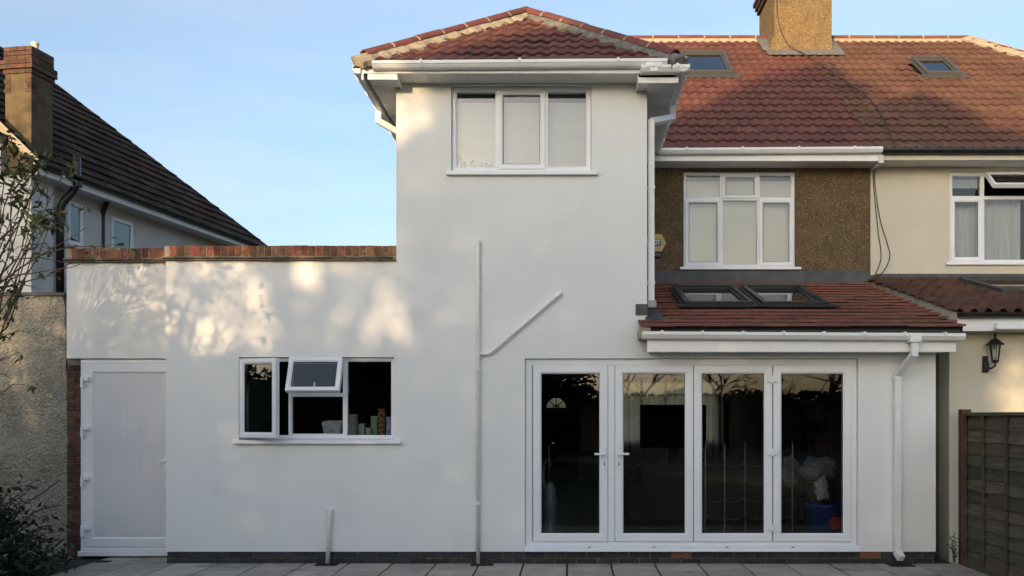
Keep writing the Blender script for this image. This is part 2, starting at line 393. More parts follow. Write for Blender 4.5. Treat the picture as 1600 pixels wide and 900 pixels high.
def mortar_strip(name, parent, p, q, inw, nrm, w0, w1, h, matn, steps=40, seed=1):
    """uneven bed of mortar along a hip: inner edge wanders"""
    p, q, inw, nrm = Vector(p), Vector(q), Vector(inw).normalized(), Vector(nrm).normalized(); rr = random.Random(seed)
    vs = []; 
    for i in range(steps + 1):
        f = i / steps; c = p.lerp(q, f); w = rr.uniform(w0, w1) * (1.0 if i % 4 < 2 else .82)
        vs += [c - nrm * .03, c + nrm * h * 1.15, c + inw * w * .6 + nrm * (h * rr.uniform(.8, 1.0)), c + inw * w + nrm * h * rr.uniform(.35, .6), c + inw * w - nrm * .03]
    fs = []
    for i in range(steps):
        for k in range(4): fs.append((i * 5 + k, i * 5 + k + 1, i * 5 + k + 6, i * 5 + k + 5))
    fs += [(0, 1, 2, 3, 4), tuple(steps * 5 + k for k in (4, 3, 2, 1, 0))]
    MB().add(vs, fs).build(name, matn, parent, smooth=False)
GP = [(0, 0), (0, -.095), (.050, -.098), (.078, -.088), (.094, -.066), (.104, -.046), (.113, -.038), (.113, 0), (.106, .004), (.103, 0),
      (.107, -.034), (.097, -.043), (.088, -.062), (.073, -.083), (.05, -.092), (.005, -.089), (.005, 0)]
GP = [(u * .86, v * .76) for u, v in GP]
def gutter(parent, a, b, out, matn='gutter_white', clips=6, name='gutter', cap0=True, cap1=True, prof=GP, cm=None):
    """rain gutter from a to b (top back edge), opening outwards along out, with union clips"""
    a, b, out = Vector(a), Vector(b), Vector(out).normalized(); up = Vector((0, 0, 1)); W = b - a
    g = MB().extrude(prof, a, out, up, W).build(name, matn, parent)
    hull = [p for p in prof[:9]]
    big = [(u * 1.11 + .001, v * 1.10 + .010) for u, v in hull]
    n = W.length
    ends = []
    if cap0: ends.append(0.0)
    if cap1: ends.append(n - .012)
    for e in ends:
        MB().extrude([(u * 1.02, v * 1.02) for u, v in hull], a + W.normalized() * e, out, up, W.normalized() * .012).build('stop_end', matn, g)
    for k in range(clips):
        s = n * (k + .5) / clips if clips > 1 else n * .5
        MB().extrude(big, a + W.normalized() * (s - .012), out, up, W.normalized() * .024).build('gutter_clip', cm or matn, g)
    return g
def square_pipe(parent, pts, w, matn, name='downpipe', collars=()):
    mb = MB()
    for p, q in zip(pts, pts[1:]): 
        p, q = Vector(p), Vector(q); d = (q - p).normalized() * (w * .28)
        mb.bar(p - d, q + d, w, w, up=(0, 1, 0))
    o = mb.build(name, matn, parent, bevel=.006)
    for c in collars:
        MB().box(c[0] - w * .58, c[0] + w * .58, c[1] - w * .58, c[1] + w * .6, c[2] - .018, c[2] + .018).build('pipe_collar', matn, o, bevel=.003)
    return o
def round_pipe(parent, pts, r, matn, name='waste_pipe', collars=(), n=14):
    # round the corners a little
    P = [Vector(p) for p in pts]; out = [P[0]]
    for i in range(1, len(P) - 1):
        d0 = (P[i] - P[i - 1]).normalized(); d1 = (P[i + 1] - P[i]).normalized(); k = min(r * 1.6, (P[i] - P[i - 1]).length * .4, (P[i + 1] - P[i]).length * .4)
        a, b = P[i] - d0 * k, P[i] + d1 * k
        for t in (0, .33, .66, 1): out.append(a.lerp(P[i], t).lerp(P[i].lerp(b, t), t))
    out.append(P[-1])
    o = MB().tube(out, r, n).build(name, matn, parent, smooth=True)
    for p, q in collars:
        MB().tube([p, q], r * 1.38, n).build('pipe_collar', matn, o)
    return o
def roof_window(parent, plane, x0, x1, t0, t1, matn, h, gl='glass_roof', apron=.16, blind=True, sheetm='blind'):
    """roof light lying on a slope; plane(x, t, up) -> world point, t measured in plan depth"""
    fw = .055 if matn == 'roof_window_grey' else .06
    def bx(mb, xa, xb, ta, tb, ua, ub):
        mb.add([plane(x, t, u) for x in (xa, xb) for t in (ta, tb) for u in (ua, ub)], [(0, 1, 3, 2), (4, 6, 7, 5), (0, 4, 5, 1), (2, 3, 7, 6), (0, 2, 6, 4), (1, 5, 7, 3)])
        return mb
    f = MB(); bx(f, x0, x1, t0, t0 + fw, .0, h); bx(f, x0, x1, t1 - fw, t1, .0, h + .012); bx(f, x0, x0 + fw, t0 + fw, t1 - fw, 0, h - .002); bx(f, x1 - fw, x1, t0 + fw, t1 - fw, 0, h - .002)
    w = f.build('roof_window', matn, parent, bevel=.006)
    s = MB(); g = fw * .55
    for xa, xb, ta, tb in ((x0 + fw, x1 - fw, t0 + fw, t0 + fw + g), (x0 + fw, x1 - fw, t1 - fw - g, t1 - fw), (x0 + fw, x0 + fw + g, t0 + fw + g, t1 - fw - g), (x1 - fw - g, x1 - fw, t0 + fw + g, t1 - fw - g)):
        bx(s, xa, xb, ta, tb, .01, h - .025)
    s.build('sash', matn, w, bevel=.004)
    bx(MB(), x0 + fw, x1 - fw, t0 + fw, t1 - fw, h - .05, h - .044).build('pane', gl, w)
    if blind: bx(MB(), x0 + fw, x1 - fw, t0 + fw, t1 - fw, -.04, -.03).build('blind', sheetm, w)  # sheet added below the glass: keeps daylight out and sets the pane tone
    if apron:
        a = MB(); bx(a, x0 - .08, x1 + .10, t0 - apron, t0 + .02, .035, .052); a.build('apron_flashing', matn, w)
        for xa, xb in ((x0 - .035, x0), (x1, x1 + .035)): bx(MB(), xa, xb, t0, t1 + .03, .03, .05).build('side_flashing', matn, w)
    return w
FP = lambda w, y0, y1: [(0, y1), (0, y0 + .004), (.004, y0), (w - .016, y0), (w, y0 + .014), (w, y1)]
def pane(parent, x0, x1, z0, z1, y, T=None, m='glass'):
    return MB().box(x0, x1, y, y + .006, z0, z1, T).build('pane', m, parent)
def sash_in(parent, x0, x1, z0, z1, y0, w=.055, T=None, d=.06, seal=True, m='glass'):
    mb = MB(); mb.ring(x0, x1, z0, z1, FP(w, y0, y0 + d), T)
    s = mb.build('sash', 'upvc', parent)
    if seal:
        MB().ring(x0 + w - .001, x1 - w + .001, z0 + w - .001, z1 - w + .001, [(0, y0 + .016), (.006, y0 + .018), (.006, y0 + .03), (0, y0 + .03)], T).build('seal', 'seal', parent)
    pane(parent, x0 + w - .004, x1 - w + .004, z0 + w - .004, z1 - w + .004, y0 + .022, T, m)
    return s
def net(parent, x0, x1, z0, z1, y, m, pleats, amp=.03, name='curtain', tiers=1):
    mb = MB(); N = max(8, pleats * 6); vs = []; rows = 2
    for k in range(N + 1):
        f = k / N; x = x0 + (x1 - x0) * f; yy = y + amp * math.sin(f * pleats * 2 * math.pi) + amp * .5 * math.sin(f * pleats * 3.7 + 1)
        vs += [(x, yy, z0), (x, yy, z1)]
    return MB().add(vs, [(2 * k, 2 * k + 2, 2 * k + 3, 2 * k + 1) for k in range(N)]).build(name, m, parent, smooth=True)

# ================================================================== ground
MB().quad((-900, -900, -.06), (900, -900, -.06), (900, 900, -.06), (-900, 900, -.06)).build('ground', 'grass', kind='structure')
patio = MB().box(-5.55, 4.14, -3.32, .9, -.055, -.022).build('patio', 'paver_bed', kind='structure')
PP = .4625
pm = []
for k in range(3):
    b = MB().box(.010, PP - .010, .006, PP - .006, -.05, 0).mesh('paver', 'paver')
    pm.append(b)
ox = mx(886, 0) - 12 * PP
for i in range(0, 22):
    for j in range(-7, 2):
        x = ox + i * PP; y = j * PP - .005
        if x < -5.5 or x + PP > 4.16: 
            if not (x < -5.5): continue
            else: continue
        if j >= 0 and x + PP > mx(262, 0) + .2: continue
        link('paver', pm[(i + j) % 3], patio, mw=Matrix.Translation((x, y, rnd.uniform(-.003, .003))) @ Matrix.Rotation(rnd.gauss(0, .0025), 4, 'X') @ Matrix.Rotation(rnd.gauss(0, .0025), 4, 'Y'))
MB().box(-9.5, -5.56, -6, .42, -.055, -.012).build('soil_bed', 'soil', kind='structure')

# ================================================================== our white house
H = thing('white_house', 'white rendered house with two-storey rear extension, glass doors and red tiled roofs', 'house', (0, 0, 0))
XL, XTL, XTR, XR = mx(259, 0), mx(619, 0), mx(1011, 0), mx(1462, 0)
ZP, ZT, ZR = .124, 5.16, 2.46
ZPL = mz(862, 0)
KW = (mx(373, 0), mx(616, 0), mz(689, 0), mz(558, 0))      # kitchen window opening
TW = (mx(705, 0), mx(924, 0), mz(270, 0), mz(133, 0))      # tower window
BD = (mx(820, 0), mx(1341, 0), ZPL + .005, mz(560, 0))     # folding doors
ZCO = mz(408, 0)                                           # underside of parapet coping
def solid(x, z):
    for w in (KW, TW, BD):
        if inr(x, w[0], w[1]) and inr(z, w[2], w[3]): return False
    if x < XTL: return z < ZCO
    if x < XTR: return True
    return z < ZR
mb = MB()
xs = [XL, XTL, XTR, XR] + [v for w in (KW, TW, BD) for v in w[:2]]; zs = [ZPL, ZCO, ZT, ZR] + [v for w in (KW, TW, BD) for v in w[2:]]
walls(mb, xs, zs, solid, 0, .29)
wall = mb.build('wall', 'render', H)
# flank walls of the tower, the rear main wall above the lean-to, side walls
mb = MB(); mb.box(XTL, XTL + .28, .292, 2.95, 2.9, ZT); mb.box(XTR - .28, XTR, .292, 2.95, 2.42, ZT); mb.build('tower_flank', 'render', H)
mb = MB(); mb.box(XL, XL + .28, .292, 3.3, 0, ZCO); mb.box(XR - .28, XR, .292, 3.2, 0, 2.42); mb.build('extension_flank', 'render', H)
YM = 2.95
MW = (mx(1068, YM), mx(1243, YM), mz(420, YM), mz(268, YM))
XPARTY = mx(1360, YM)
mb = MB(); walls(mb, [XTL, XPARTY, MW[0], MW[1]], [2.6, 5.0, MW[2], MW[3]], lambda x, z: not (inr(x, MW[0], MW[1]) and inr(z, MW[2], MW[3])), YM, YM + .3)
mb.build('rear_wall', 'pebbledash', H)
mb = MB(); mb.box(XTL, XTL + .28, YM + .302, 11.3, 0, 5.0); mb.box(XTL + .29, XPARTY - .002, YM + .302, 11, 2.60, 2.75); mb.build('main_flank', 'pebbledash', H)
# flat roof of the left extension
MB().box(XL + .285, XTL - .003, .295, 3.5, 2.85, 3.02).build('flat_roof', 'lead', H)

# --- left set-back part with the side door
YD = .42
XDL = mx(107, YD); DZ = mz(560, YD)
mb = MB(); mb.box(XDL - .02, XL + .30, YD, YD + .25, DZ, mz(411, YD)); mb.build('side_wall', 'render', H)
MB().box(XDL - .02, XDL + .2, YD + .26, 3.4, 0, mz(411, YD)).build('side_flank', 'brick_old', H)
MB().box(XDL + .21, XL - .003, YD + .8, YD + .9, 0, DZ + .3).build('passage_wall', 'chalk_dark', H)
# brick pier beside the door
px0, px1 = mx(104.5, YD + .03), mx(126, YD + .03)
pier = MB().box(px0, px1 - .006, YD + .045, YD + .24, 0, DZ - .003).build('brick_pier', 'mortar_grey', H)
nb = int((DZ - .02) / .0735)
bmA = MB().box(0, px1 - px0 - .004, 0, .1, 0, .0625).mesh('brick', 'brick_old')
bmB = MB().box(0, .085, 0, .1, 0, .0625).mesh('brick', 'brick_old'); bmC = MB().box(0, px1 - px0 - .099, 0, .1, 0, .0625).mesh('brick', 'brick_old')
for k in range(nb):
    z = .012 + k * .0735
    if k % 2: link('brick', bmA, pier, mw=Matrix.Translation((px0, YD + .03 + rnd.uniform(-.004, .004), z)))
    else:
        link('brick', bmB, pier, mw=Matrix.Translation((px0, YD + .03 + rnd.uniform(-.004, .004), z)))
        link('brick', bmC, pier, mw=Matrix.Translation((px0 + .095, YD + .03 + rnd.uniform(-.004, .004), z)))
# side door
dx0, dx1, dz0, dz1 = mx(126, YD + .02), XL + .12, mz(868, YD), DZ - .012
yd = YD + .02
door = MB().ring(dx0, dx1, dz0 + .05, dz1, FP(.05, yd, yd + .07)).build('side_door', 'upvc', H)
MB().box(dx0 - .012, dx1, yd - .045, yd + .07, dz0 - .005, dz0 + .048).build('threshold', 'upvc', door, bevel=.006)
MB().ring(dx0 + .045, dx1 - .045, dz0 + .095, dz1 - .045, FP(.105, yd - .012, yd + .05)).build('door_leaf', 'upvc', door)
ix0, ix1, iz0, iz1 = dx0 + .15, dx1 - .15, dz0 + .2, dz1 - .15
npl = 13; pw = (ix1 - ix0) / npl
me = MB().box(.0003, pw - .0003, 0, .02, 0, iz1 - iz0).mesh('plank', 'door_panel')
MB().box(ix0, ix1, yd + .022, yd + .03, iz0, iz1).build('panel_back', 'upvc_soft', door)
for k in range(npl): link('plank', me, door, bevel=.0007, mw=Matrix.Translation((ix0 + k * pw, yd + .004, iz0)))
for py in (596, 673, 751, 829):
    z = mz(py, YD); MB().box(dx0 + .022, dx0 + .05, yd - .055, yd - .002, z - .07, z + .05).box(dx0 + .05, dx0 + .11, yd - .05, yd - .013, z + .005, z + .05).build('hinge', 'upvc', door, bevel=.004)
hz = mz(720, YD); hx = mx(257, YD)
MB().box(hx - .005, hx + .03, yd - .03, yd - .012, hz - .11, hz + .06).bar((hx + .01, yd - .05, hz), (hx - .055, yd - .055, hz), .016, .02).box(hx, hx + .02, yd - .055, yd - .028, hz - .01, hz + .01).build('handle', 'upvc', door, bevel=.003)
# worn render edge above the door
MB().box(XL - .02, XL - .002, YD - .006, YD - .002, mz(553, YD), mz(515, YD)).build('worn_edge', 'mortar_grey', H)

# --- plinth of dark bricks
plinth = MB().box(XL + .012, XR - .012, .028, .2, -.05, ZPL).build('plinth', 'mortar_plinth', H)
BL = .2235
bme = {mn: MB().box(0, BL - .009, 0, .08, 0, .062).mesh('brick', mn) for mn in ('brick_blue', 'brick_terracotta')}
n = int((XR - XL) / BL) + 1
for c in range(2):
    for i in range(-1, n):
        x = XL + .01 + i * BL + (BL / 2 if c == 1 else 0); z = ZPL - .068 - c * .0715
        x1 = x + BL - .009; xa = max(x, XL + .008); xb = min(x1, XR - .008)
        if xb - xa < .03: continue
        tc = (c == 0 and (inr((xa + xb) / 2, mx(1052, 0), mx(1085, 0)) or inr((xa + xb) / 2, mx(1344, 0), mx(1377, 0))))
        mn = 'brick_terracotta' if tc else 'brick_blue'
        mw = Matrix.Translation((xa, .012 + rnd.uniform(-.002, .002), z))
        if xb - xa > BL - .012: link('brick', bme[mn], plinth, mw=mw)
        else: link('brick', MB().box(0, xb - xa, 0, .08, 0, .062).mesh('brick', mn), plinth, mw=mw)

# --- parapet coping: bricks on edge over two courses of creasing tiles
def coping(x0, x1, zb, y0, d, xb0):
    base = MB().box(x0 + .01, x1, y0 - .008, y0 + d, zb + .002, zb + .155).build('parapet_coping', 'mortar', H)
    z = zb
    for c in range(2):
        tw = .166; x = x0 - (.05 if c else 0)
        while x < x1 - .02:
            xa = max(x, x0 - .012); xe = min(x + tw - .004, x1 - .001)
            if xe - xa > .03:
                MB().box(xa, xe, y0 - .042 + rnd.uniform(-.008, .008), y0 + d + .03, z, z + .017 + rnd.uniform(-.002, .002)).build('creasing_tile', 'creasing', base)
            x += tw
        z += .024
    bw = .0775; me = MB().box(0, bw - .008, 0, d + .02, 0, .108).mesh('brick', 'brick_orange')
    x = xb0
    while x < x1 - .03:
        if x + bw > x1: me2 = MB().box(0, x1 - x - .004, 0, d + .02, 0, .108).mesh('brick', 'brick_orange')
        else: me2 = me
        link('brick', me2, base, mw=Matrix.Translation((x, y0 - .012 + rnd.uniform(-.004, .004), zb + .052 + rnd.uniform(-.003, .004))) @ Matrix.Rotation(rnd.gauss(0, .006), 4, 'Y'))
        x += bw
coping(XL - .02, XTL - .001, ZCO + .002, 0, .215, mx(266, 0))
coping(XDL - .03, XL + .2, mz(411, YD) + .002, YD, .215, mx(113, YD))
# --- tower eaves, gutters
ZS = 5.10
XE0, XE1 = -2.13, 1.115
soffit = MB().box(XTL + .07, XTR - .12, -.288, -.001, ZS, ZS + .012).build('soffit', 'upvc_soft', H)
for k in range(5):
    xx = XTL + .35 + k * .47
    MB().box(xx, xx + .006, -.286, -.004, ZS - .003, ZS).build('soffit_joint', 'upvc', soffit)
fascia = MB().box(XE0, XE1, -.31, -.29, ZS - .004, ZS + .066).build('fascia', 'gutter_white', H, bevel=.004)
# boxed ends either side: lower soffit boxes with ribbed boards
for sx, xa, xb, zb in ((-1, XE0 + .06, XTL + .065, 5.036), (1, XTR - .115, XE1, 5.0)):
    bx = MB().box(xa, xb, -.30, -.288, zb, zb + .06).build('soffit_box', 'gutter_white', H, bevel=.003)
    xr = xb if sx < 0 else xa
    MB().box(xr - .006, xr + .006, -.287, -.002, zb, ZS - .002).build('box_return', 'upvc_soft', bx)
    nb = 30 if sx < 0 else 8; L = 3.2; w = L / nb
    lo, hi = (xa, XTL - .002) if sx < 0 else (XTR + .002, xb)
    me = MB().box(lo, hi, .004, w - .003, 0, .012).mesh('soffit_board', 'upvc_soft')
    for k in range(nb): link('soffit_board', me, bx, mw=Matrix.Translation((0, -.286 + k * w, zb + .004)))
    me2 = MB().box(xa, xb, -.286, -.004, zb + .018, zb + .026).build('box_lid', 'upvc_soft', bx)
# side fascias
MB().box(XE0 - .001, XE0 + .02, -.311, 3.0, 5.03, 5.162).build('fascia', 'gutter_white', H, bevel=.003)
MB().box(XE1, XE1 + .02, -.311, 2.55, 5.0, 5.16).build('fascia', 'gutter_white', H, bevel=.003)
gutter(H, (mx(581, -.4), -.312, 5.192), (mx(1043, -.4), -.312, 5.216), (0, -1, 0), clips=3)
# short lower gutter that turns the corner on the right, with the outlet joining them
gutter(H, (mx(1001, -.4), -.322, 5.145), (1.24, -.322, 5.15), (0, -1, 0), clips=2, cap1=False)
gutter(H, (XE1 + .022, -.43, 5.148), (XE1 + .022, 2.5, 5.128), (1, 0, 0), clips=4, cap0=False)
ox_ = mx(1022, -.4)
MB().box(ox_ - .085, ox_ + .085, -.425, -.335, 5.122, 5.165).box(ox_ - .04, ox_ + .04, -.42, -.33, 5.075, 5.15).build('gutter_outlet', 'gutter_white', H, bevel=.012)
# left side gutter with clips, and its swan-neck
gutter(H, (XE0 - .003, -.33, 5.16), (XE0 - .003, 2.9, 5.13), (-1, 0, 0), clips=7)
lp = square_pipe(H, [(XE0 - .06, .86, 5.06), (XE0 - .06, .86, 4.97), (XTL - .045, .92, 4.80), (XTL - .045, .92, 3.06)], .068, 'pipe_white', collars=[(XTL - .045, .92, 4.2)])
# right downpipe on the tower flank
xd = mx(1017, .15)
square_pipe(H, [(XE1 + .06, .62, 5.05), (XE1 + .06, .62, 4.93), (xd + .0, .12, 4.73), (xd, .12, 2.80)], .068, 'pipe_white', collars=[(xd, .12, 4.02), (xd, .12, 3.0)])
MB().box(xd - .05, xd + .05, .02, .2, 2.72, 2.80).build('pipe_shoe', 'hopper_grey', H, bevel=.01)

# --- tower roof (hip)
TE = 5.175; TY = -.36; TX0, TX1 = -2.215, 1.215; hw = (TX1 - TX0) / 2; AX = (TX0 + TX1) / 2; AY = TY + hw; AZ = 6.385
tanT = (AZ - TE) / hw
apex = Vector((AX, AY, AZ)); c0 = Vector((TX0, TY, TE)); c1 = Vector((TX1, TY, TE))
yb = 2.6 + (AZ - 5.12) / .737; back = Vector((AX, yb, AZ)); e0b = Vector((TX0, 3.4, TE)); e1b = Vector((TX1, 2.75, TE))
dn = Vector((0, 0, -.03))
mb = MB(); mb.add([c0 + dn, c1 + dn, apex + dn, back + dn, e0b + dn, e1b + dn], [(0, 1, 2), (0, 2, 3, 4), (1, 5, 3, 2)])
troof = mb.build('tower_roof', 'underlay', H)
rt = roman_tile('tile', .30, .32, .262, 2, .021, .024, 'tile_red')
up = Vector((0, 1, tanT)); cl = [vplane(c0, apex, (AX, TY, 0)), vplane(c1, apex, (AX, TY, 0))]
lay(troof, rt, (AX - 6 * .3, TY + .04, TE + .03), (1, 0, 0), up, .30, .262, -1, 13, 0, 9, cl, l=.32)
# side slopes, seen only edge-on
cl2 = [vplane(c0, apex, (TX0, 1.5, 0)), (Vector((0, 3.3, 0)), Vector((0, 1, 0)))]
lay(troof, rt, (TX0 + .03, 3.4, TE + .02), (0, -1, 0), (1, 0, tanT), .30, .262, 0, 13, 0, 8, cl2, merge='side_tiles', l=.32)
cl3 = [vplane(c1, apex, (TX1, 1.5, 0)), (Vector((0, 4.3, 0)), Vector((0, 1, 0)))]
lay(troof, rt, (TX1 - .03, TY, TE + .02), (0, 1, 0), (-1, 0, tanT), .30, .262, 0, 15, 0, 8, cl3, merge='side_tiles', l=.32)
nrm = Vector((0, -tanT, 1)).normalized()
for c, s in ((c0, 1), (c1, -1)):
    hd = (apex - c).normalized(); inw = (nrm.cross(hd) if s < 0 else hd.cross(nrm)).normalized()
    if inw.x * s < 0: inw = -inw
    mortar_strip('hip_mortar', troof, c + hd * .04, apex - hd * .02, inw, nrm, .11, .19, .065, 'mortar' if s > 0 else 'mortar_grey', seed=3 + s)
    ridge_tiles(troof, c + hd * .16 + Vector((0, 0, .045)), apex + Vector((0, 0, .05)), .345, .082, 'ridge_red', flat=.8)
    n2 = Vector((-s * tanT, 0, 1)).normalized()
    inw2 = Vector((0, 1, 0))
    mortar_strip('hip_mortar', troof, c + hd * .04, apex - hd * .02, Vector((-s * .2, 1, 0)), n2, .10, .16, .07, 'mortar', seed=13 + s)
# mortar dobs closing the hip feet
for c, s in ((c0, -1), (c1, 1)):
    mb = MB(); base = c + Vector((-s * .12, .10, .0))
    mb.lathe([(.085, -.04), (.09, .02), (.085, .07), (.06, .11), (.025, .13)], base, 10); mb.build('hip_foot', 'mortar', troof, smooth=True)
ridge_tiles(troof, apex + Vector((0, .08, .05)), back + Vector((0, 0, .05)), .42, .10, 'ridge_red', flat=.8)

# --- main roof: rear slope of our half
ME, MY, TM = 5.12, 2.60, .737; RY, RZ = 6.90, 5.12 + .737 * 4.30; RX0, RX1 = 1.15, 7.17; HX0, HX1 = -2.2, 10.52
def mainpt(x, t, u=0):
    nn = Vector((0, -TM, 1)).normalized(); return Vector((x, t, ME + TM * (t - MY))) + nn * u
FY = 2 * RY - MY
mb = MB()
mb.add([(HX0, MY, ME - .03), (XPARTY, MY, ME - .03), (XPARTY, RY, RZ - .03), (RX0, RY, RZ - .03), (HX0, FY, ME - .03), (XPARTY, FY, ME - .03)], [(0, 1, 2, 3), (0, 3, 4), (3, 2, 5, 4)])
mroof = mb.build('roof', 'underlay', H)
mt = roman_tile('tile', .30, .36, .30, 2, .034, .030, 'tile_red')
g = .30; upm = Vector((0, 1, TM)); nrows = 18
L = math.hypot(4.3, 4.3 * TM); g = L / nrows
mt = roman_tile('tile', .30, g + .05, g, 2, .022, .032, 'tile_red')
def chim(m): return inr(m.x, 3.75, 4.75) and m.y > 6.35
def under_rw(x0, x1, y0, y1): return lambda m: inr(m.x, x0, x1) and inr(m.y, y0, y1)
lay(mroof, mt, (XPARTY - 11 * .3, MY + .0, ME), (1, 0, 0), upm, .30, g, 0, 11, 0, nrows, [(Vector((0, RY, 0)), Vector((0, 1, 0)))], holes=[chim, under_rw(1.95, 2.6, 5.35, 6.0)], l=g + .05)
ridge_tiles(mroof, (RX0 - .1, RY, RZ + .015), (XPARTY - .35, RY, RZ + .015), .45, .115, 'ridge_red', flat=.7)
MB().box(RX0, XPARTY - .35, RY - .10, RY - .02, RZ - .07, RZ + .02).build('ridge_mortar', 'mortar', mroof)
ridge_tiles(mroof, (HX0 + .1, MY + .1, ME + .1), (RX0 - .1, RY, RZ + .015), .45, .115, 'ridge_red', flat=.7)
roof_window(H, mainpt, 1.90, 2.67, 5.20, 6.14, 'roof_window_grey', .10, apron=.13)
# main eaves
MB().box(1.137, XPARTY + .035, MY - .022, MY, 4.972, 5.10).build('fascia', 'gutter_white', H, bevel=.004)
MB().box(1.137, XPARTY + .03, MY + .001, YM - .001, 4.974, 4.986).build('soffit', 'upvc_soft', H)
gutter(H, (mx(1030, 2.45), MY - .024, 5.118), (XPARTY + .02, MY - .024, 5.138), (0, -1, 0), clips=4)
MB().box(XPARTY - .01, XPARTY + .05, MY - .05, YM - .001, 4.94, 5.05).build('party_box_end', 'upvc_soft', H)

# --- chimney on the party wall
ch = thing('party_chimney', 'tall pebbledashed chimney straddling the ridge between the two red roofs', 'chimney', (4.2, 6.9, 7.6))
cx0, cx1, cy0, cy1 = mx(1210, 6.25), mx(1300, 6.25), 6.25, 7.55
stack = MB().box(cx0, cx1, cy0, cy1, 7.4, 9.9).build('stack', 'pebbledash_sun_tint', ch, bevel=.02)
# splayed mortar skirt and lead tray
zf = ME + TM * (cy0 - MY)
MB().add([(cx0 - .02, cy0 - .06, zf + .0), (cx1 + .0, cy0 - .06, zf), (cx1 - .0, cy0 - .004, zf + .26), (cx0 + .0, cy0 - .004, zf + .30), (cx0 - .02, cy0 + .5, zf + .42), (cx0 - .002, cy0 + .5, zf + .55), (cx0 - .10, cy0 - .02, zf + .02), (cx0 - .004, cy0 + .0, zf + .32)],
         [(0, 1, 2, 3), (6, 0, 3, 7), (6, 7, 5, 4)]).build('mortar_skirt', 'pebbledash_sun_tint', ch)
mb = MB()
def strip(xa, xb, ya, yb_, u0, u1): mb.add([mainpt(x, y, u) for x in (xa, xb) for y in (ya, yb_) for u in (u0, u1)], [(0, 1, 3, 2), (4, 6, 7, 5), (0, 4, 5, 1), (2, 3, 7, 6), (0, 2, 6, 4), (1, 5, 7, 3)])
strip(cx0 - .16, cx1 + .16, cy0 - .20, cy0 + .01, .055, .075); strip(cx0 - .2, cx0 - .01, cy0 + .01, 6.85, .055, .072); strip(cx1 + .01, cx1 + .17, cy0 + .01, 6.85, .055, .072)
mb.build('lead_tray', 'lead_worn', ch)
# brick oversailing courses near the top on the left return
for k in range(3):
    MB().box(cx0 - .045 - .03 * k, cx1 + .03 * k + .02, cy0 - .03 * k - .02 + .45, cy1 + .03 * k, 9.02 + k * .08, 9.095 + k * .08).build('oversail_course', 'brick_old', ch)
MB().tube([(cx0 + .02, cy0 - .03, 9.0), (cx0 + .02, cy0 - .03, 8.78)], .016, 8).build('aerial_bracket', 'pot_pale', ch)
def cable(label, pts, r=.006, parent=None, m='cable'):
    # smooth the path
    P = [Vector(p) for p in pts]; out = []
    for i in range(len(P) - 1):
        p0, p1, p2, p3 = P[max(i - 1, 0)], P[i], P[i + 1], P[min(i + 2, len(P) - 1)]
        for k in range(8):
            t = k / 8; out.append(.5 * ((2 * p1) + (p2 - p0) * t + (2 * p0 - 5 * p1 + 4 * p2 - p3) * t * t + (3 * p1 - p0 - 3 * p2 + p3) * t ** 3))
    out.append(P[-1])
    o = MB().tube(out, r, 6).build('cable', m, parent, smooth=True)
    if label: o['label'] = label; o['category'] = 'cable'
    return o
cable('thin black cable running from the tall party chimney down over the red roof tiles', [(cx0 + .03, cy0 - .035, 8.8), (cx0 + .06, cy0 - .05, 8.35), (cx0 + .22, cy0 - .07, 7.95), mainpt(4.02, 5.95, .085), mainpt(4.25, 5.2, .075), mainpt(4.5, 4.2, .075), mainpt(4.48, 3.4, .075), mainpt(4.35, 2.62, .08)], .007)
cable('slim cable looping down the cream wall at the party line, inner of two', [(XPARTY + .02, YM - .36, 5.0), (XPARTY + .03, YM - .03, 4.9), (XPARTY + .06, YM - .02, 4.5), (XPARTY + .10, YM - .02, 4.1), (XPARTY + .14, YM - .02, 3.75), (XPARTY + .05, YM - .04, 3.5), (XPARTY - .05, YM - .06, 3.42)], .006)
cable('slim cable bowing furthest out over the cream wall beside the party line', [(XPARTY + .03, YM - .34, 5.0), (XPARTY + .05, YM - .025, 4.85), (XPARTY + .12, YM - .02, 4.3), (XPARTY + .22, YM - .02, 3.95), (XPARTY + .26, YM - .02, 3.75), (XPARTY + .16, YM - .04, 3.54), (XPARTY - .02, YM - .07, 3.43)], .006)

# --- lead flashing where the lean-to meets the wall
fl = MB(); fl.box(XTR + .002, XPARTY - .05, YM - .012, YM - .002, 3.40, mz(423, YM)); fl.box(XPARTY - .05, XPARTY + .06, YM - .014, YM - .003, 3.38, mz(430, YM)); fl.build('wall_flashing', 'lead', H)
# --- lean-to roof
LE, LY, LT = 2.480, -.34, .280
def leanpt(x, t, u=0):
    nn = Vector((0, -LT, 1)).normalized(); return Vector((x, t, LE + LT * (t - LY))) + nn * u
LX1 = 4.085
lroof = MB().add([leanpt(x, t, u) for x in (XTR + .01, LX1 - .01) for t in (LY + .05, YM - .02) for u in (-.06, -.002)], [(0, 1, 3, 2), (4, 6, 7, 5), (0, 4, 5, 1), (2, 3, 7, 6), (0, 2, 6, 4), (1, 5, 7, 3)]).build('lean_to_roof', 'underlay', H)
nr = 15; LL = math.hypot(YM - LY - .01, (YM - LY) * LT); gl_ = LL / nr
ft = flat_tile('tile', .30, gl_ + .06, gl_, .030, 'tile_flat')
hole = [under_rw(1.42, 2.06, .95, 2.0), under_rw(2.32, 2.88, .95, 2.0)]
lay(lroof, ft, (LX1 - 11 * .30 + .0, LY, LE), (1, 0, 0), (0, 1, LT), .30, gl_, -1, 12, 0, nr,
    [(Vector((XTR + .012, 0, 0)), Vector((-1, 0, 0))), (Vector((LX1, 0, 0)), Vector((1, 0, 0)))], holes=hole, stagger=.5, l=gl_ + .06)
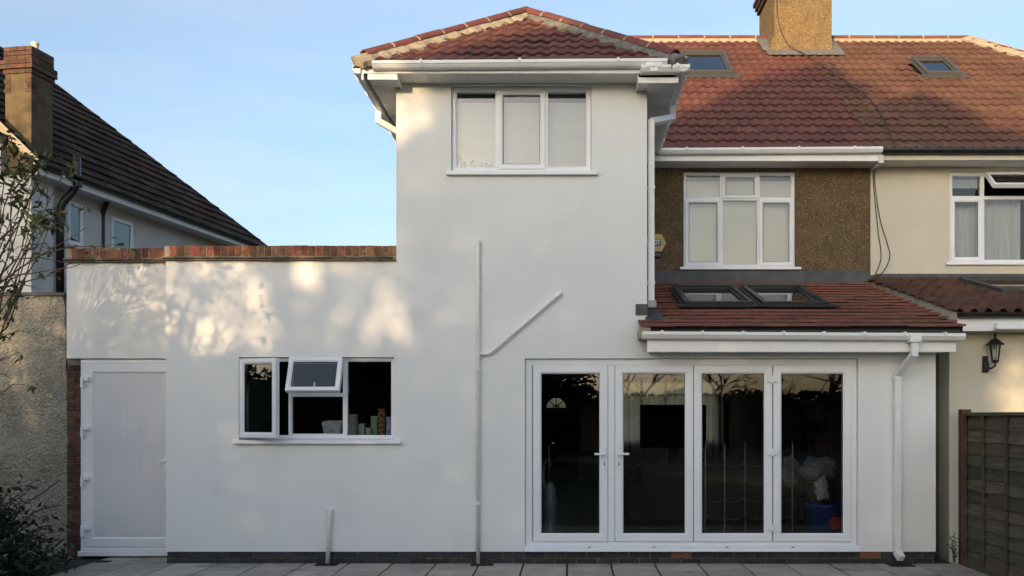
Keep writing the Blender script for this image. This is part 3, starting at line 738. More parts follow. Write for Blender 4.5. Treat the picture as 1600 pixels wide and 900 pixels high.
# the front rows run a little past the corner of the tower
lay(lroof, ft, (.735, LY, LE), (1, 0, 0), (0, 1, LT), .30, gl_, 0, 1, 0, 2, [(Vector((XTR + .012, 0, 0)), Vector((1, 0, 0))), (Vector((0, -.01, 0)), Vector((0, 1, 0)))], l=gl_ + .06)
mb = MB(); mb.box(.735, XTR + .012, LY + .02, -.004, LE - .11, LE - .004).build('verge_block', 'mortar', H)
for a_, b_ in ((1.33, 2.13), (2.225, 2.985)):
    roof_window(H, leanpt, a_, b_, .78, 2.12, 'roof_window_dark', .085, apron=.1, sheetm='rooflight_sheet_dark')
# lead soakers at the tower corner
mb = MB(); mb.box(mx(993, 0), XTR + .004, -.016, -.003, 2.64, 2.755); mb.build('corner_lead', 'lead', H)
mb = MB(); mb.add([leanpt(x, t, u) for x in (XTR - .02, XTR + .17) for t in (-.12, .35) for u in (.03, .045)], [(0, 1, 3, 2), (4, 6, 7, 5), (0, 4, 5, 1), (2, 3, 7, 6), (0, 2, 6, 4), (1, 5, 7, 3)]); mb.build('soaker', 'lead', H)
# eaves of the lean-to
MB().box(XTR - .05, LX1 - .04, LY + .06, LY + .08, 2.40, 2.468).build('eaves_strip', 'seal', H)
MB().box(mx(1011, -.25), mx(1493, -.25), -.27, -.25, mz(550, -.26), 2.425).build('fascia', 'gutter_white', H, bevel=.004)
MB().box(XTR + .01, XR + .02, -.249, -.002, mz(550, -.26) + .004, mz(550, -.26) + .016).build('soffit', 'upvc_soft', H)
gg = gutter(H, (mx(1003, -.35), -.272, 2.432), (mx(1508, -.35), -.272, 2.412), (0, -1, 0), clips=8)
# right downpipe
xo = mx(1428, -.33)
MB().box(xo - .06, xo + .06, -.392, -.278, 2.32, 2.41).build('gutter_outlet', 'gutter_white', H, bevel=.01)
xd = mx(1402, -.05)
square_pipe(H, [(xo, -.335, 2.33), (xo, -.335, 2.20), (xd, -.05, 2.0), (xd, -.05, .12)], .068, 'pipe_white', collars=[(xd, -.05, 1.97), (xd, -.05, .55)])
MB().bar((xd, -.05, .13), (xd + .015, -.13, .07), .072, .07).build('pipe_shoe', 'pipe_white', H, bevel=.004)

# --- waste pipes
xp = mx(747, -.03)
o = round_pipe(H, [(xp, .03, mz(379, 0)), (xp, -.032, mz(379, 0)), (xp, -.032, .0)], .021, 'pipe_white', collars=[((xp, -.032, mz(y, 0) - .016), (xp, -.032, mz(y, 0) + .016)) for y in (450, 578, 786)])
MB().tube([(xp, -.032, mz(385, 0)), (xp, -.032, mz(377, 0))], .027, 12).build('pipe_collar', 'pipe_white', o)
za, zb2 = mz(553, 0), mz(459, 0)
o = round_pipe(H, [(xp, -.032, za), (mx(765, 0), -.034, za), (mx(875, 0), -.034, zb2), (mx(876, 0), .02, zb2 + .006)], .019, 'pipe_white', collars=[((xp, -.032, za - .05), (xp, -.032, za + .05))])
xs_ = mx(512, -.03)
o = round_pipe(H, [(xs_ + .02, .02, mz(799, 0)), (xs_ + .02, -.034, mz(799, 0)), (xs_, -.036, .0)], .024, 'pipe_white', collars=[((xs_ + .017, -.035, mz(806, 0)), (xs_ + .019, -.035, mz(795, 0)))])
def gully(label, x, y, w, d, rot=0):
    t = thing('drain_gully', label, 'drain', (x, y, 0), 'gullies along the wall')
    mb = MB(); mb.ring(x - w / 2, x + w / 2, -d / 2, d / 2, [(0, 0), (0, .012), (.02, .012), (.02, 0)], Matrix.Translation((0, y, .004)) @ Matrix.Rotation(R(-90), 4, 'X')); mb.build('rim', 'black_plastic', t)
    MB().box(x - w / 2 + .01, x + w / 2 - .01, y - d / 2 + .01, y + d / 2 - .01, .003, .006).build('sump', 'seal', t)
    me = MB().box(-.004, .004, y - d / 2 + .02, y + d / 2 - .02, .006, .012).mesh('slat', 'black_plastic')
    for k in range(6): link('slat', me, t, mw=Matrix.Translation((x - w / 2 + .03 + (w - .06) * k / 5, 0, 0)))
gully('small black drain gully at the foot of the short white pipe', xs_ + .01, -.11, .24, .18)
gully('black drain gully at the foot of the long branching waste pipe', xp + .05, -.11, .24, .17)
gully('black drain gully under the square downpipe beside the glass doors', xd + .01, -.13, .26, .18)
gully('worn grey drain grating in the paving before the side door', mx(160, .15), .12, .2, .1)

# --- windows
def sill(parent, x0, x1, z, y0, y1, h=.045):
    MB().extrude([(y0, 0), (y0 + .004, h - .012), (y1, h), (y1, 0)], (x0, 0, z), (0, 1, 0), (0, 0, 1), (x1 - x0, 0, 0)).build('sill', 'upvc', parent, bevel=.005)
def lining(parent, x0, x1, z0, z1, y0, y1, m='seal'):
    MB().ring(x0 - .002, x1 + .002, z0 - .002, z1 + .002, [(0, y0), (.01, y0), (.01, y1), (0, y1)]).build('cavity_lining', m, parent)
# tower window
x0, x1, z0, z1 = TW; yf = .045
w = MB().ring(x0 + .004, x1 - .004, z0 + .03, z1 - .004, FP(.052, yf, yf + .07)).build('window', 'upvc', H)
a, b = mx(777, yf), mx(853, yf)
MB().box(a - .022, a + .022, yf + .003, yf + .068, z0 + .075, z1 - .05).build('mullion', 'upvc', w, bevel=.004)
MB().box(b - .022, b + .022, yf + .003, yf + .068, z0 + .075, z1 - .05).build('mullion', 'upvc', w, bevel=.004)
pane(w, x0 + .05, a - .02, z0 + .075, z1 - .05, yf + .03, m='glass_upper'); pane(w, b + .02, x1 - .05, z0 + .075, z1 - .05, yf + .03, m='glass_upper')
sash_in(w, a + .008, b - .008, z0 + .05, z1 - .035, yf - .014, .055, m='glass_upper')
sill(w, mx(697, -.04), mx(934, -.04), z0 - .03, -.05, yf + .03, .055)
MB().box(x0 + .01, x1 - .01, yf + .11, yf + .115, z0 + .02, z1 - .135).build('blind', 'blind', w)
MB().box(x0, x1, yf + .3, yf + .31, z0 - .1, z1 + .1).build('dark_room_sheet', 'chalk_dark', w)  # dark sheet standing in for the unlit room behind the blind
# rear main window
x0, x1, z0, z1 = MW; yf = YM + .03
w = MB().ring(x0 + .004, x1 - .004, z0 + .02, z1 - .004, FP(.045, yf, yf + .07)).build('window', 'upvc', H)
zt = mz(310, YM); a, b = mx(1128, YM), mx(1186, YM)
MB().box(x0 + .045, x1 - .045, yf + .003, yf + .068, zt - .022, zt + .022).build('transom', 'upvc', w, bevel=.004)
for q in (a, b):
    MB().box(q - .02, q + .02, yf + .004, yf + .067, z0 + .06, zt - .023).build('mullion', 'upvc', w, bevel=.004)
    MB().box(q - .02, q + .02, yf + .004, yf + .067, zt + .023, z1 - .046).build('mullion', 'upvc', w, bevel=.004)
pane(w, x0 + .04, a - .018, zt + .02, z1 - .045, yf + .03, m='glass_upper'); pane(w, b + .018, x1 - .04, zt + .02, z1 - .045, yf + .03, m='glass_upper'); pane(w, a + .018, b - .018, z0 + .05, zt - .02, yf + .03, m='glass_upper')
sash_in(w, a + .008, b - .008, zt + .008, z1 - .03, yf - .014, .05, m='glass_upper')
sash_in(w, x0 + .025, a - .006, z0 + .045, zt - .006, yf - .014, .055, m='glass_upper'); sash_in(w, b + .006, x1 - .025, z0 + .045, zt - .006, yf - .014, .055, m='glass_upper')
sill(w, x0 - .05, x1 + .07, z0 - .015, YM - .045, yf + .03, .05)
MB().box(x0 + .01, x1 - .01, yf + .11, yf + .115, z0 + .02, z1 - .10).build('blind', 'blind_warm', w)
MB().box(x0, x1, yf + .4, yf + .41, z0 - .1, z1 + .1).build('dark_room_sheet', 'chalk_dark', w)  # dark sheet painted as the gloom of the room
# kitchen window: open casement, open fanlight, fixed lights
x0, x1, z0, z1 = KW; yf = .05
w = MB().ring(x0 + .004, x1 - .004, z0 + .02, z1 - .004, FP(.040, yf, yf + .07)).build('window', 'upvc', H)
a, b = mx(453, yf), mx(539, yf); zt = mz(617, yf)
MB().box(a - .018, a + .018, yf + .003, yf + .068, z0 + .055, z1 - .04).build('mullion', 'upvc', w, bevel=.004)
MB().box(b - .024, b + .024, yf + .003, yf + .068, z0 + .055, z1 - .04).build('mullion', 'upvc', w, bevel=.004)
MB().box(a + .019, b - .025, yf + .004, yf + .066, zt - .02, zt + .02).build('transom', 'upvc', w, bevel=.004)
pane(w, b + .02, x1 - .035, z0 + .055, z1 - .04, yf + .03); pane(w, a + .015, b - .02, z0 + .055, zt - .018, yf + .03)
MB().box(a + .02, b - .024, yf + .01, yf + .06, z0 + .056, z0 + .075).build('glazing_bead', 'upvc', w)
T = Matrix.Translation((x0 + .03, yf - .02, 0)) @ Matrix.Rotation(R(-24), 4, 'Z')
cw = a - .01 - (x0 + .03)
s = sash_in(w, 0, cw, z0 + .035, z1 - .02, -.05, .058, T)
T2 = Matrix.Translation((a + .012, yf - .018, z1 - .02)) @ Matrix.Rotation(R(-24), 4, 'X')
sash_in(w, 0, b - a - .022, -(z1 - .02 - zt) - .012, 0, -.05, .05, T2)
hh = Matrix(T2); MB().box((b - a) / 2 - .02, (b - a) / 2 - .006, .012, .03, -.33, -.265, hh).build('stay_handle', 'upvc', w)
sill(w, mx(363, -.04), mx(626, -.04), z0 - .03, -.05, yf + .03, .05)
MB().box(x0 - .01, x1 + .01, yf + .075, .34, z0 + .005, z0 + .02).build('inner_sill', 'upvc_soft', w)
# kitchen room
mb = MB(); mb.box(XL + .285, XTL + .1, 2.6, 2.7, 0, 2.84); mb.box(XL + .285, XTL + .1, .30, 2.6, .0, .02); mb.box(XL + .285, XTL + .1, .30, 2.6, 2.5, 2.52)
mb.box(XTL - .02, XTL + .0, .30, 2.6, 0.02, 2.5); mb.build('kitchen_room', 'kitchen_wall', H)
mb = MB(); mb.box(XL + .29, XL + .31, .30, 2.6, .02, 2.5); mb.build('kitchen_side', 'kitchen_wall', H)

# --- folding doors
x0, x1, z0, z1 = BD; yf = .04
bd = MB().ring(x0 + .004, x1 - .004, z0 + .02, z1 - .004, FP(.075, yf, yf + .08)).build('folding_door', 'upvc', H)
MB().extrude([(-.055, 0), (-.05, .035), (yf + .02, .062), (yf + .02, 0)], (x0 - .005, 0, z0 - .0), (0, 1, 0), (0, 0, 1), (x1 - x0 + .012, 0, 0)).build('threshold', 'upvc', bd, bevel=.006)
zl0, zl1 = mz(846, yf), mz(571, yf)
edges = [(833, 949.5), (961, 1083), (1084, 1206.5), (1208, 1330)]
leaves = []
for i, (pa, pb) in enumerate(edges):
    lf = MB().ring(mx(pa, yf), mx(pb, yf), zl0, zl1, FP(.088, yf - .012, yf + .055)).build('door_leaf', 'upvc', bd)
    leaves.append(lf)
    xa, xb, za, zb_ = mx(pa, yf) + .088, mx(pb, yf) - .088, zl0 + .088, zl1 - .088
    MB().ring(xa - .002, xb + .002, za - .002, zb_ + .002, [(0, yf + .003), (.007, yf + .006), (.007, yf + .02), (0, yf + .02)]).build('seal', 'seal', bd)
    pane(bd, xa - .003, xb + .003, za - .003, zb_ + .003, yf + .012)
MB().box(mx(950, yf), mx(960.5, yf), yf + .0, yf + .06, zl0, zl1).build('centre_post', 'upvc', bd, bevel=.005)
for pxh, s in ((944, -1), (967, 1)):
    hx, hz = mx(pxh, yf), mz(709, yf)
    MB().box(hx - .016, hx + .016, yf - .024, yf - .012, hz - .17, hz + .09).box(hx - .012, hx + .012, yf - .07, yf - .024, hz - .012, hz + .012).bar((hx, yf - .066, hz), (hx + s * .105, yf - .066, hz), .02, .022).build('handle', 'upvc', bd, bevel=.004)
    MB().box(hx - .005, hx + .005, yf - .027, yf - .0245, hz - .125, hz - .085).build('keyhole', 'seal', bd)
for py in (593, 707, 824):
    hx, hz = mx(1207, yf), mz(py, yf)
    MB().box(hx - .055, hx + .05, yf - .03, yf - .012, hz - .03, hz + .03).tube([(hx, yf - .034, hz - .045), (hx, yf - .034, hz + .045)], .012, 8).build('hinge', 'upvc', bd, bevel=.004)
for pxs in (921, 1022, 1136, 1238):
    MB().box(mx(pxs, 0) - .012, mx(pxs, 0) + .012, -.025, -.018, z0 + .042, z0 + .05).build('drain_slot', 'seal', bd)
# ------------------------------------------------------------------ living room seen through the folding doors
mb = MB(); FZ = .10
mb.box(-1.548, 3.64, .295, 11.0, FZ - .05, FZ); mb.build('room_floor', 'room_floor', H)
MB().box(-1.548, 3.62, .295, 11.0, 2.402, 2.42).build('room_ceiling', 'room_ceiling', H)
mb = MB(); mb.box(-1.548, -1.5, .295, 10.99, FZ, 2.40); mb.box(3.58, 3.62, .295, 10.99, FZ, 2.40); mb.build('room_wall', 'room_wall', H)
FW = (1.0, 3.35, .95, 2.36); FD = (-.50, -.04, 1.73, 1.965)
mb = MB(); walls(mb, [XTL, XPARTY, FW[0], FW[1], FD[0], FD[1]], [0, 5.0, FW[2], FW[3], FD[2], FD[3]],
      lambda x, z: not (inr(x, *FW[:2]) and inr(z, *FW[2:])) and not (inr(x, *FD[:2]) and inr(z, *FD[2:])), 11.02, 11.3); mb.build('front_wall', 'room_wall', H)
fw = MB().ring(FW[0], FW[1], FW[2], FW[3], FP(.06, 11.06, 11.13)).build('front_window', 'upvc', H)
for q in (.27, .5, .73): MB().box(FW[0] + (FW[1] - FW[0]) * q - .03, FW[0] + (FW[1] - FW[0]) * q + .03, 11.07, 11.12, FW[2] + .06, FW[3] - .06).build('mullion', 'upvc', fw)
MB().box(FW[0] + .06, FW[1] - .06, 11.075, 11.118, 2.0, 2.06).build('transom', 'upvc', fw)
net(H, FW[0] - .1, FW[1] + .1, .6, 2.38, 10.92, 'voile', 17, .035)
# front door with a sunburst fanlight
fd = MB().box(-.76, -.505, 10.985, 11.015, FZ, 2.12).box(-.035, .22, 10.985, 11.015, FZ, 2.12).box(-.505, -.035, 10.985, 11.015, FZ, 1.735).box(-.505, -.035, 10.985, 11.015, 1.96, 2.12).build('front_door', 'chalk_dark', H)
c = Vector((-.27, 10.99, 1.738)); r = .215; mb = MB(); K = 12
for k in range(K):
    t0, t1 = math.pi * k / K, math.pi * (k + 1) / K
    def out(t):
        x, z = math.cos(t), math.sin(t); s_ = min(.235 / max(abs(x), 1e-6), .224 / max(z, 1e-6)); return c + Vector((x * s_, 0, z * s_))
    mb.quad(c + Vector((math.cos(t0) * r, 0, math.sin(t0) * r)), out(t0), out(t1), c + Vector((math.cos(t1) * r, 0, math.sin(t1) * r)))
for k in range(1, 4):
    t = math.pi * k / 4; mb.bar(c, c + Vector((math.cos(t) * r, 0, math.sin(t) * r)), .02, .02)
mb.tube([c + Vector((math.cos(math.pi * k / 8) * .06, 0, math.sin(math.pi * k / 8) * .06)) for k in range(9)], .012, 6)
mb.build('fanlight_bars', 'chalk_dark', fd)
# things inside
t = thing('television', 'black television standing silhouetted against the lit front curtain', 'television', (1.75, 6, FZ))
MB().box(1.22, 2.34, 5.97, 6.03, 1.02, 1.75).build('screen', 'tv_black', t, bevel=.01); MB().box(1.7, 1.86, 5.96, 6.04, .72, 1.02).build('stem', 'tv_black', t)
MB().box(1.15, 2.4, 5.75, 6.25, FZ, .72).build('cabinet', 'sofa_dark', t, bevel=.01)
t = thing('vacuum_cleaner', 'upright grey vacuum cleaner just inside the first glass door', 'vacuum', (-.2, .75, FZ)); vx, vy = mx(859, .75), .75
MB().lathe([(.075, 0), (.085, .04), (.085, .10), (.068, .13), (.068, .30), (.082, .33), (.082, .44), (.07, .47), (.07, .56), (.045, .60), (.03, .63)], (vx, vy, FZ + .08), 18).build('canister', 'vac_grey', t, smooth=True)
MB().box(vx - .14, vx + .14, vy - .16, vy + .08, FZ, FZ + .08).build('floor_head', 'vac_grey', t, bevel=.03)
MB().tube([(vx, vy, FZ + .7), (vx - .005, vy, FZ + 1.0), (vx - .01, vy, FZ + 1.12), (vx + .02, vy - .01, FZ + 1.16), (vx + .06, vy - .02, FZ + 1.15)], .014, 8).build('wand', 'chrome', t, smooth=True)
MB().tube([(vx - .05, vy, FZ + .5), (vx - .08, vy, FZ + .8), (vx - .05, vy, FZ + 1.0), (vx + .01, vy, FZ + .9)], .018, 8).build('hose', 'vac_grey', t, smooth=True)
# folding wire screen
t = thing('wire_screen', 'zigzag folding wire screen standing inside the third glass door', 'screen', (2.1, .9, FZ))
posts = [(mx(1102, .8), .8), (mx(1132, .62), .62), (mx(1164, .85), .85), (mx(1206, .62), .62), (mx(1238, .85), .85)]
for i, (x, y) in enumerate(posts):
    MB().tube([(x, y, FZ), (x, y, 1.24)], .009, 6).lathe([(.004, 0), (.016, .012), (.004, .03)], (x, y, 1.24), 8).build('post', 'wire', t)
for (xa, ya), (xb, yb_) in zip(posts, posts[1:]):
    for z in (1.20, 1.02, .82, .62, .42): MB().tube([((xa * (1 - f) + xb * f), (ya * (1 - f) + yb_ * f), z - .035 * math.sin(math.pi * f)) for f in (0, .25, .5, .75, 1)], .005, 5).build('rail', 'wire', t)
# storage tub and laundry
bx_, by_ = mx(1288, .75), .75
t = thing('storage_tub', 'blue tub with a red disc standing inside the last glass door', 'tub', (bx_, by_, FZ))
MB().lathe([(.19, 0), (.215, .43), (.228, .44), (.228, .468), (.205, .468), (.18, .02)], (bx_, by_, FZ), 24).build('bowl', 'bucket_blue', t, smooth=True)
MB().tube([(bx_ + .07, by_ - .222, FZ + .26), (bx_ + .07, by_ - .19, FZ + .26)], .075, 16).build('disc', 'toy_red', t)
def heap(name, label, c, rx, ry, rz, m, seed):
    bm = bmesh.new(); bmesh.ops.create_icosphere(bm, subdivisions=4, radius=1)
    for v in bm.verts:
        p = v.co; d = 1 + .45 * noise.noise(p * 1.6 + Vector((seed, 0, 0))) + .30 * noise.noise(p * 3.5 + Vector((0, seed, 0))) - .22 * abs(noise.noise(p * 7 + Vector((seed, seed, 0))))
        v.co = Vector((p.x * rx * d, p.y * ry * d, max(p.z, -.6) * rz * d)) + Vector(c)
    me = bpy.data.meshes.new(name); bm.to_mesh(me); bm.free(); me.materials.append(MATS[m])
    for f in me.polygons: f.use_smooth = True
    return link(name, me, label=label, category='laundry')
heap('laundry', 'white towel heaped on the blue tub', (bx_ - .04, by_ - .02, FZ + .62), .08, .09, .15, 'cloth_white', 3)
heap('laundry', 'grey clothing draped above the blue tub', (bx_ - .02, by_ + .12, FZ + .84), .22, .13, .15, 'cloth_grey', 5)
heap('laundry', 'grey bundle hanging beside the wire screen in the last door', (mx(1235, 1.0), 1.05, FZ + .78), .12, .1, .2, 'cloth_grey', 8)
t = thing('dark_sofa', 'dark sofa in the gloom beyond the second glass door', 'sofa', (2.0, 3.4, FZ))
MB().box(1.0, 3.0, 3.1, 3.95, FZ, .5).build('seat', 'sofa_dark', t, bevel=.05); MB().box(1.0, 3.0, 2.9, 3.1, FZ, .92).build('backrest', 'sofa_dark', t, bevel=.05)
for x in (.8, 3.0): MB().box(x, x + .2, 2.9, 3.95, FZ, .7).build('armrest', 'sofa_dark', t, bevel=.05)
t = thing('bookshelf', 'tall dim bookshelf against the wall beyond the last glass door', 'shelf', (3.45, 2.6, FZ))
for y in (1.9, 3.3): MB().box(3.28, 3.57, y - .02, y, FZ, 1.95).build('side_panel', 'shelf_wood', t)
rr = random.Random(3)
for z in (FZ + .1, .62, 1.05, 1.48, 1.90):
    MB().box(3.28, 3.57, 1.9, 3.28, z, z + .02).build('shelf', 'shelf_wood', t)
    y = 1.93
    while y < 3.2 and z < 1.8:
        w_ = rr.uniform(.03, .12); MB().box(3.31, 3.55, y, y + w_ - .004, z + .021, z + rr.uniform(.2, .36)).build('book', 'book_mix', t); y += w_ + (rr.random() < .2) * .1
t = thing('hanging_coat', 'brownish coat hanging at the side of the room in the first door', 'coat', (.45, 5.5, 1.0))
MB().add([(mx(px_, yy), yy, z) for px_, z in ((906, 1.0), (936, .96), (936, 1.62), (921, 1.78), (906, 1.62)) for yy in (5.5, 5.6)], [(0, 2, 4, 6, 8), (9, 7, 5, 3, 1), (0, 1, 3, 2), (2, 3, 5, 4), (4, 5, 7, 6), (6, 7, 9, 8), (8, 9, 1, 0)]).build('cloth', 'book_mix', t, bevel=.03)
# kitchen window goods
def carton(name, label, pxa, pxb, pyt, y, m, d=.06, cat='carton'):
    xa, xb = mx(pxa, y), mx(pxb, y); zb = KW[2] + .022
    return MB().box(xa, xb, y, y + d, zb, mz(pyt, y)).build(name, m, bevel=.002, label=label, category=cat), xa, xb, zb
o, xa, xb, zb = carton('cereal_box', 'brown carton with orange loops on the kitchen window sill', 590.5, 602, 639, .20, 'carton_brown')
mb = MB(); zt_ = mz(646, .2); hgt = zt_ - zb
for k, (rr, sc) in enumerate(((.030, 1), (.022, .7), (.022, .7), (.022, .7), (.026, .9))):
    z = zt_ - .02 - k * hgt / 4.9
    mb.tube([((xa + xb) / 2 + math.cos(q) * rr, .197, z + math.sin(q) * rr * sc) for q in (2 * math.pi * i / 14 for i in range(12))], .0045, 5)
mb.build('print', 'carton_print', o)
carton('cereal_box', 'pale blue carton at the end of the kitchen window sill', 603.5, 612.5, 651, .21, 'carton_blue')
carton('cereal_box', 'green topped carton behind the brown one on the kitchen sill', 579.5, 589.5, 650, .27, 'carton_green')
carton('cereal_box', 'orange carton at the back of the kitchen window sill', 596, 606, 655, .30, 'carton_print')
carton('jar_box', 'white carton partly behind the tin on the kitchen sill', 560, 569, 662, .29, 'bag_white')
carton('tea_box', 'small cream carton lowest on the kitchen window sill', 571.5, 579, 668, .20, 'carton_cream')
o = MB().lathe([(.052, 0), (.052, .22), (.056, .225), (.056, .25), (.045, .262)], (mx(551, .25), .26, KW[2] + .022), 16).build('storage_tin', 'tin_pale', smooth=False); o['label'] = 'tall pale storage tin beside the kitchen window mullion'; o['category'] = 'tin'
bm = bmesh.new(); bmesh.ops.create_cube(bm, size=1); bmesh.ops.subdivide_edges(bm, edges=bm.edges, cuts=6, use_grid_fill=True)
for v in bm.verts:
    p = v.co.copy(); k = .85 + .3 * (p.z + .5); v.co = Vector((p.x * .185 * k, p.y * .12, p.z * .185 * (1 + .12 * p.x))) + .02 * Vector((noise.noise(p * 4), noise.noise(p * 4 + Vector((3, 0, 0))), noise.noise(p * 4 + Vector((0, 5, 0)))))
me = bpy.data.meshes.new('crumpled_bag'); bm.to_mesh(me); bm.free(); me.materials.append(M['bag_white'])
link('crumpled_bag', me, mw=Matrix.Translation((mx(521, .25), .24, KW[2] + .115)), label='crumpled white bag standing behind the middle kitchen pane', category='bag')

# ------------------------------------------------------------------ alarm box
ax, az = mx(1023.5, YM), mz(381, YM); t = thing('alarm_box', 'yellow hexagonal alarm box on the brown pebbledash beside the white tower', 'alarm', (ax, YM, az))
w2, h2 = .148, .122
hexa = [(-w2, 0), (-w2 + .065, -h2), (w2 - .065, -h2), (w2, 0), (w2 - .065, h2), (-w2 + .065, h2)]
MB().extrude(hexa, (ax, YM - .003, az), (1, 0, 0), (0, 0, 1), (0, -.075, 0)).build('case', 'alarm_yellow', t, bevel=.008)
MB().box(ax - .072, ax + .072, YM - .082, YM - .079, az - .045, az + .045).build('badge', 'alarm_blue', t)
cu = bpy.data.curves.new('lettering', 'FONT'); cu.body = 'ADT'; cu.size = .095; cu.align_x = 'CENTER'; cu.align_y = 'CENTER'; cu.extrude = .001; cu.offset = .003
tmp = bpy.data.objects.new('tmp', cu); COL.objects.link(tmp); bpy.context.view_layer.update()
me = bpy.data.meshes.new_from_object(tmp.evaluated_get(bpy.context.evaluated_depsgraph_get())); bpy.data.objects.remove(tmp)
me.materials.clear(); me.materials.append(M['alarm_white'])
sx_ = .128 / max(.01, max(v.co.x for v in me.vertices) - min(v.co.x for v in me.vertices))
link('lettering', me, t, mw=Matrix.Translation((ax, YM - .085, az)) @ Matrix.Rotation(R(90), 4, 'X') @ Matrix.Diagonal((sx_, 1, 1, 1)))
MB().box(ax - .075, ax + .075, YM - .07, YM - .004, az - h2 - .075, az - h2 - .002).build('strobe', 'alarm_black', t, bevel=.012)

# ================================================================== cream neighbour (right half of the pair)
N = thing('cream_house', 'cream neighbouring house with brown tiled roofs and lace curtained window', 'house', (XPARTY + 3, YM, 0))
XE = 10.2
NW = (mx(1484, YM), mx(1484, YM) + 1.62, mz(413, YM), mz(268, YM))
mb = MB(); walls(mb, [XPARTY + .002, XE, NW[0], NW[1]], [0, 5.0, NW[2], NW[3]], lambda x, z: not (inr(x, *NW[:2]) and inr(z, *NW[2:])), YM, YM + .3); mb.build('rear_wall', 'cream', N)
mb = MB(); mb.box(XE - .3, XE, YM + .302, 11.3, 0, 5.0); mb.box(XPARTY + .002, XE - .302, 11.0, 11.3, 0, 5.0); mb.box(XPARTY + .003, XPARTY + .1, YM + .302, 10.99, 0, 5.0); mb.box(XPARTY + .102, XE - .31, YM + .302, 10.9, 2.5, 2.6); mb.build('far_wall', 'cream', N)
mb = MB(); mb.add([(XPARTY + .001, MY, ME - .03), (HX1, MY, ME - .03), (RX1, RY, RZ - .03), (XPARTY + .001, RY, RZ - .03), (HX1, FY, ME - .03), (XPARTY + .001, FY, ME - .03)], [(0, 1, 2, 3), (1, 4, 2), (2, 4, 5, 3)])
nroof = mb.build('roof', 'underlay', N)
nt_ = roman_tile('tile', .30, g + .05, g, 2, .022, .032, 'tile_brown')
ncl = [(Vector((0, RY, 0)), Vector((0, 1, 0))), vplane((HX1, MY, 0), (RX1, RY, 0), (XPARTY, MY, 0))]
lay(nroof, nt_, (XPARTY, MY, ME + .004), (1, 0, 0), upm, .30, g, 0, 13, 0, nrows, ncl, holes=[chim, under_rw(5.8, 6.28, 5.25, 5.8)], l=g + .05)
lay(nroof, nt_, (XPARTY, MY, ME + .004), (1, 0, 0), upm, .30, g, 13, 22, 0, nrows, ncl, merge='far_tiles', l=g + .05)
ridge_tiles(nroof, (XPARTY + .42, RY, RZ + .015), (RX1 + .05, RY, RZ + .015), .45, .115, 'ridge_red', flat=.7)
MB().box(XPARTY + .42, RX1, RY - .10, RY - .02, RZ - .07, RZ + .02).build('ridge_mortar', 'mortar', nroof)
ridge_tiles(nroof, (RX1, RY, RZ + .015), (HX1 - .05, MY + .05, ME + .08), .45, .115, 'ridge_red', flat=.7)
hd = (Vector((HX1, MY, ME)) - Vector((RX1, RY, RZ))).normalized()
mortar_strip('hip_mortar', nroof, (RX1, RY, RZ + .02), (HX1, MY, ME + .02), Vector((-1, 0, 0)), Vector((0, -TM, 1)), .16, .24, .08, 'mortar', seed=5, steps=60)
roof_window(N, mainpt, 5.76, 6.33, 5.16, 5.86, 'roof_window_grey', .10, apron=.11)
MB().box(XPARTY + .05, HX1, MY - .022, MY, 4.985, 5.085).build('fascia', 'cream', N, bevel=.004)
MB().box(XPARTY + .052, HX1, MY + .001, YM - .001, 4.99, 5.0).build('soffit', 'upvc_soft', N)
gutter(N, (XPARTY + .03, MY - .024, 5.125), (HX1 + .05, MY - .024, 5.125), (0, -1, 0), 'black_plastic', clips=9)
# its upper window
x0, x1, z0, z1 = NW; yf = YM + .03
w = MB().ring(x0 + .004, x1 - .004, z0 + .02, z1 - .004, FP(.05, yf, yf + .07)).build('window', 'upvc', N)
zt = mz(308, YM); a = mx(1537, YM); b = x1 - (a - x0)
MB().box(x0 + .05, x1 - .05, yf + .003, yf + .068, zt - .024, zt + .024).build('transom', 'upvc', w, bevel=.004)
for q in (a, b):
    MB().box(q - .024, q + .024, yf + .004, yf + .067, z0 + .07, zt - .025).build('mullion', 'upvc', w, bevel=.004)
    MB().box(q - .024, q + .024, yf + .004, yf + .067, zt + .025, z1 - .05).build('mullion', 'upvc', w, bevel=.004)
pane(w, x0 + .045, a - .02, zt + .02, z1 - .045, yf + .03); pane(w, b + .02, x1 - .045, zt + .02, z1 - .045, yf + .03)
pane(w, a + .02, b - .02, z0 + .06, zt - .02, yf + .03)
sash_in(w, x0 + .03, a - .01, z0 + .05, zt - .01, yf - .014, .055); sash_in(w, b + .01, x1 - .03, z0 + .05, zt - .01, yf - .014, .055)
T2 = Matrix.Translation((a + .018, yf - .02, z1 - .035)) @ Matrix.Rotation(R(-48), 4, 'X')
sash_in(w, 0, b - a - .036, -(z1 - .035 - zt) - .03, 0, -.04, .05, T2)
sill(w, x0 - .06, x1 + .06, z0 - .012, YM - .045, yf + .03, .05)
net(w, x0 + .02, a + .02, z0, zt - .02, yf + .16, 'net_curtain', 7, .02); net(w, a + .03, b - .08, z0, zt, yf + .17, 'net_curtain', 7, .025)
mb = MB(); mb.box(x0 - .3, x1 + .3, yf + 1.2, yf + 1.22, z0 - .5, z1 + .06); mb.build('dark_room_sheet', 'chalk_dark', w)  # dark sheet in place of the shaded room behind the curtains
MB().box(x0 + .02, a - .02, yf + .13, yf + .135, zt + .16, z1).build('blind', 'blind', w)
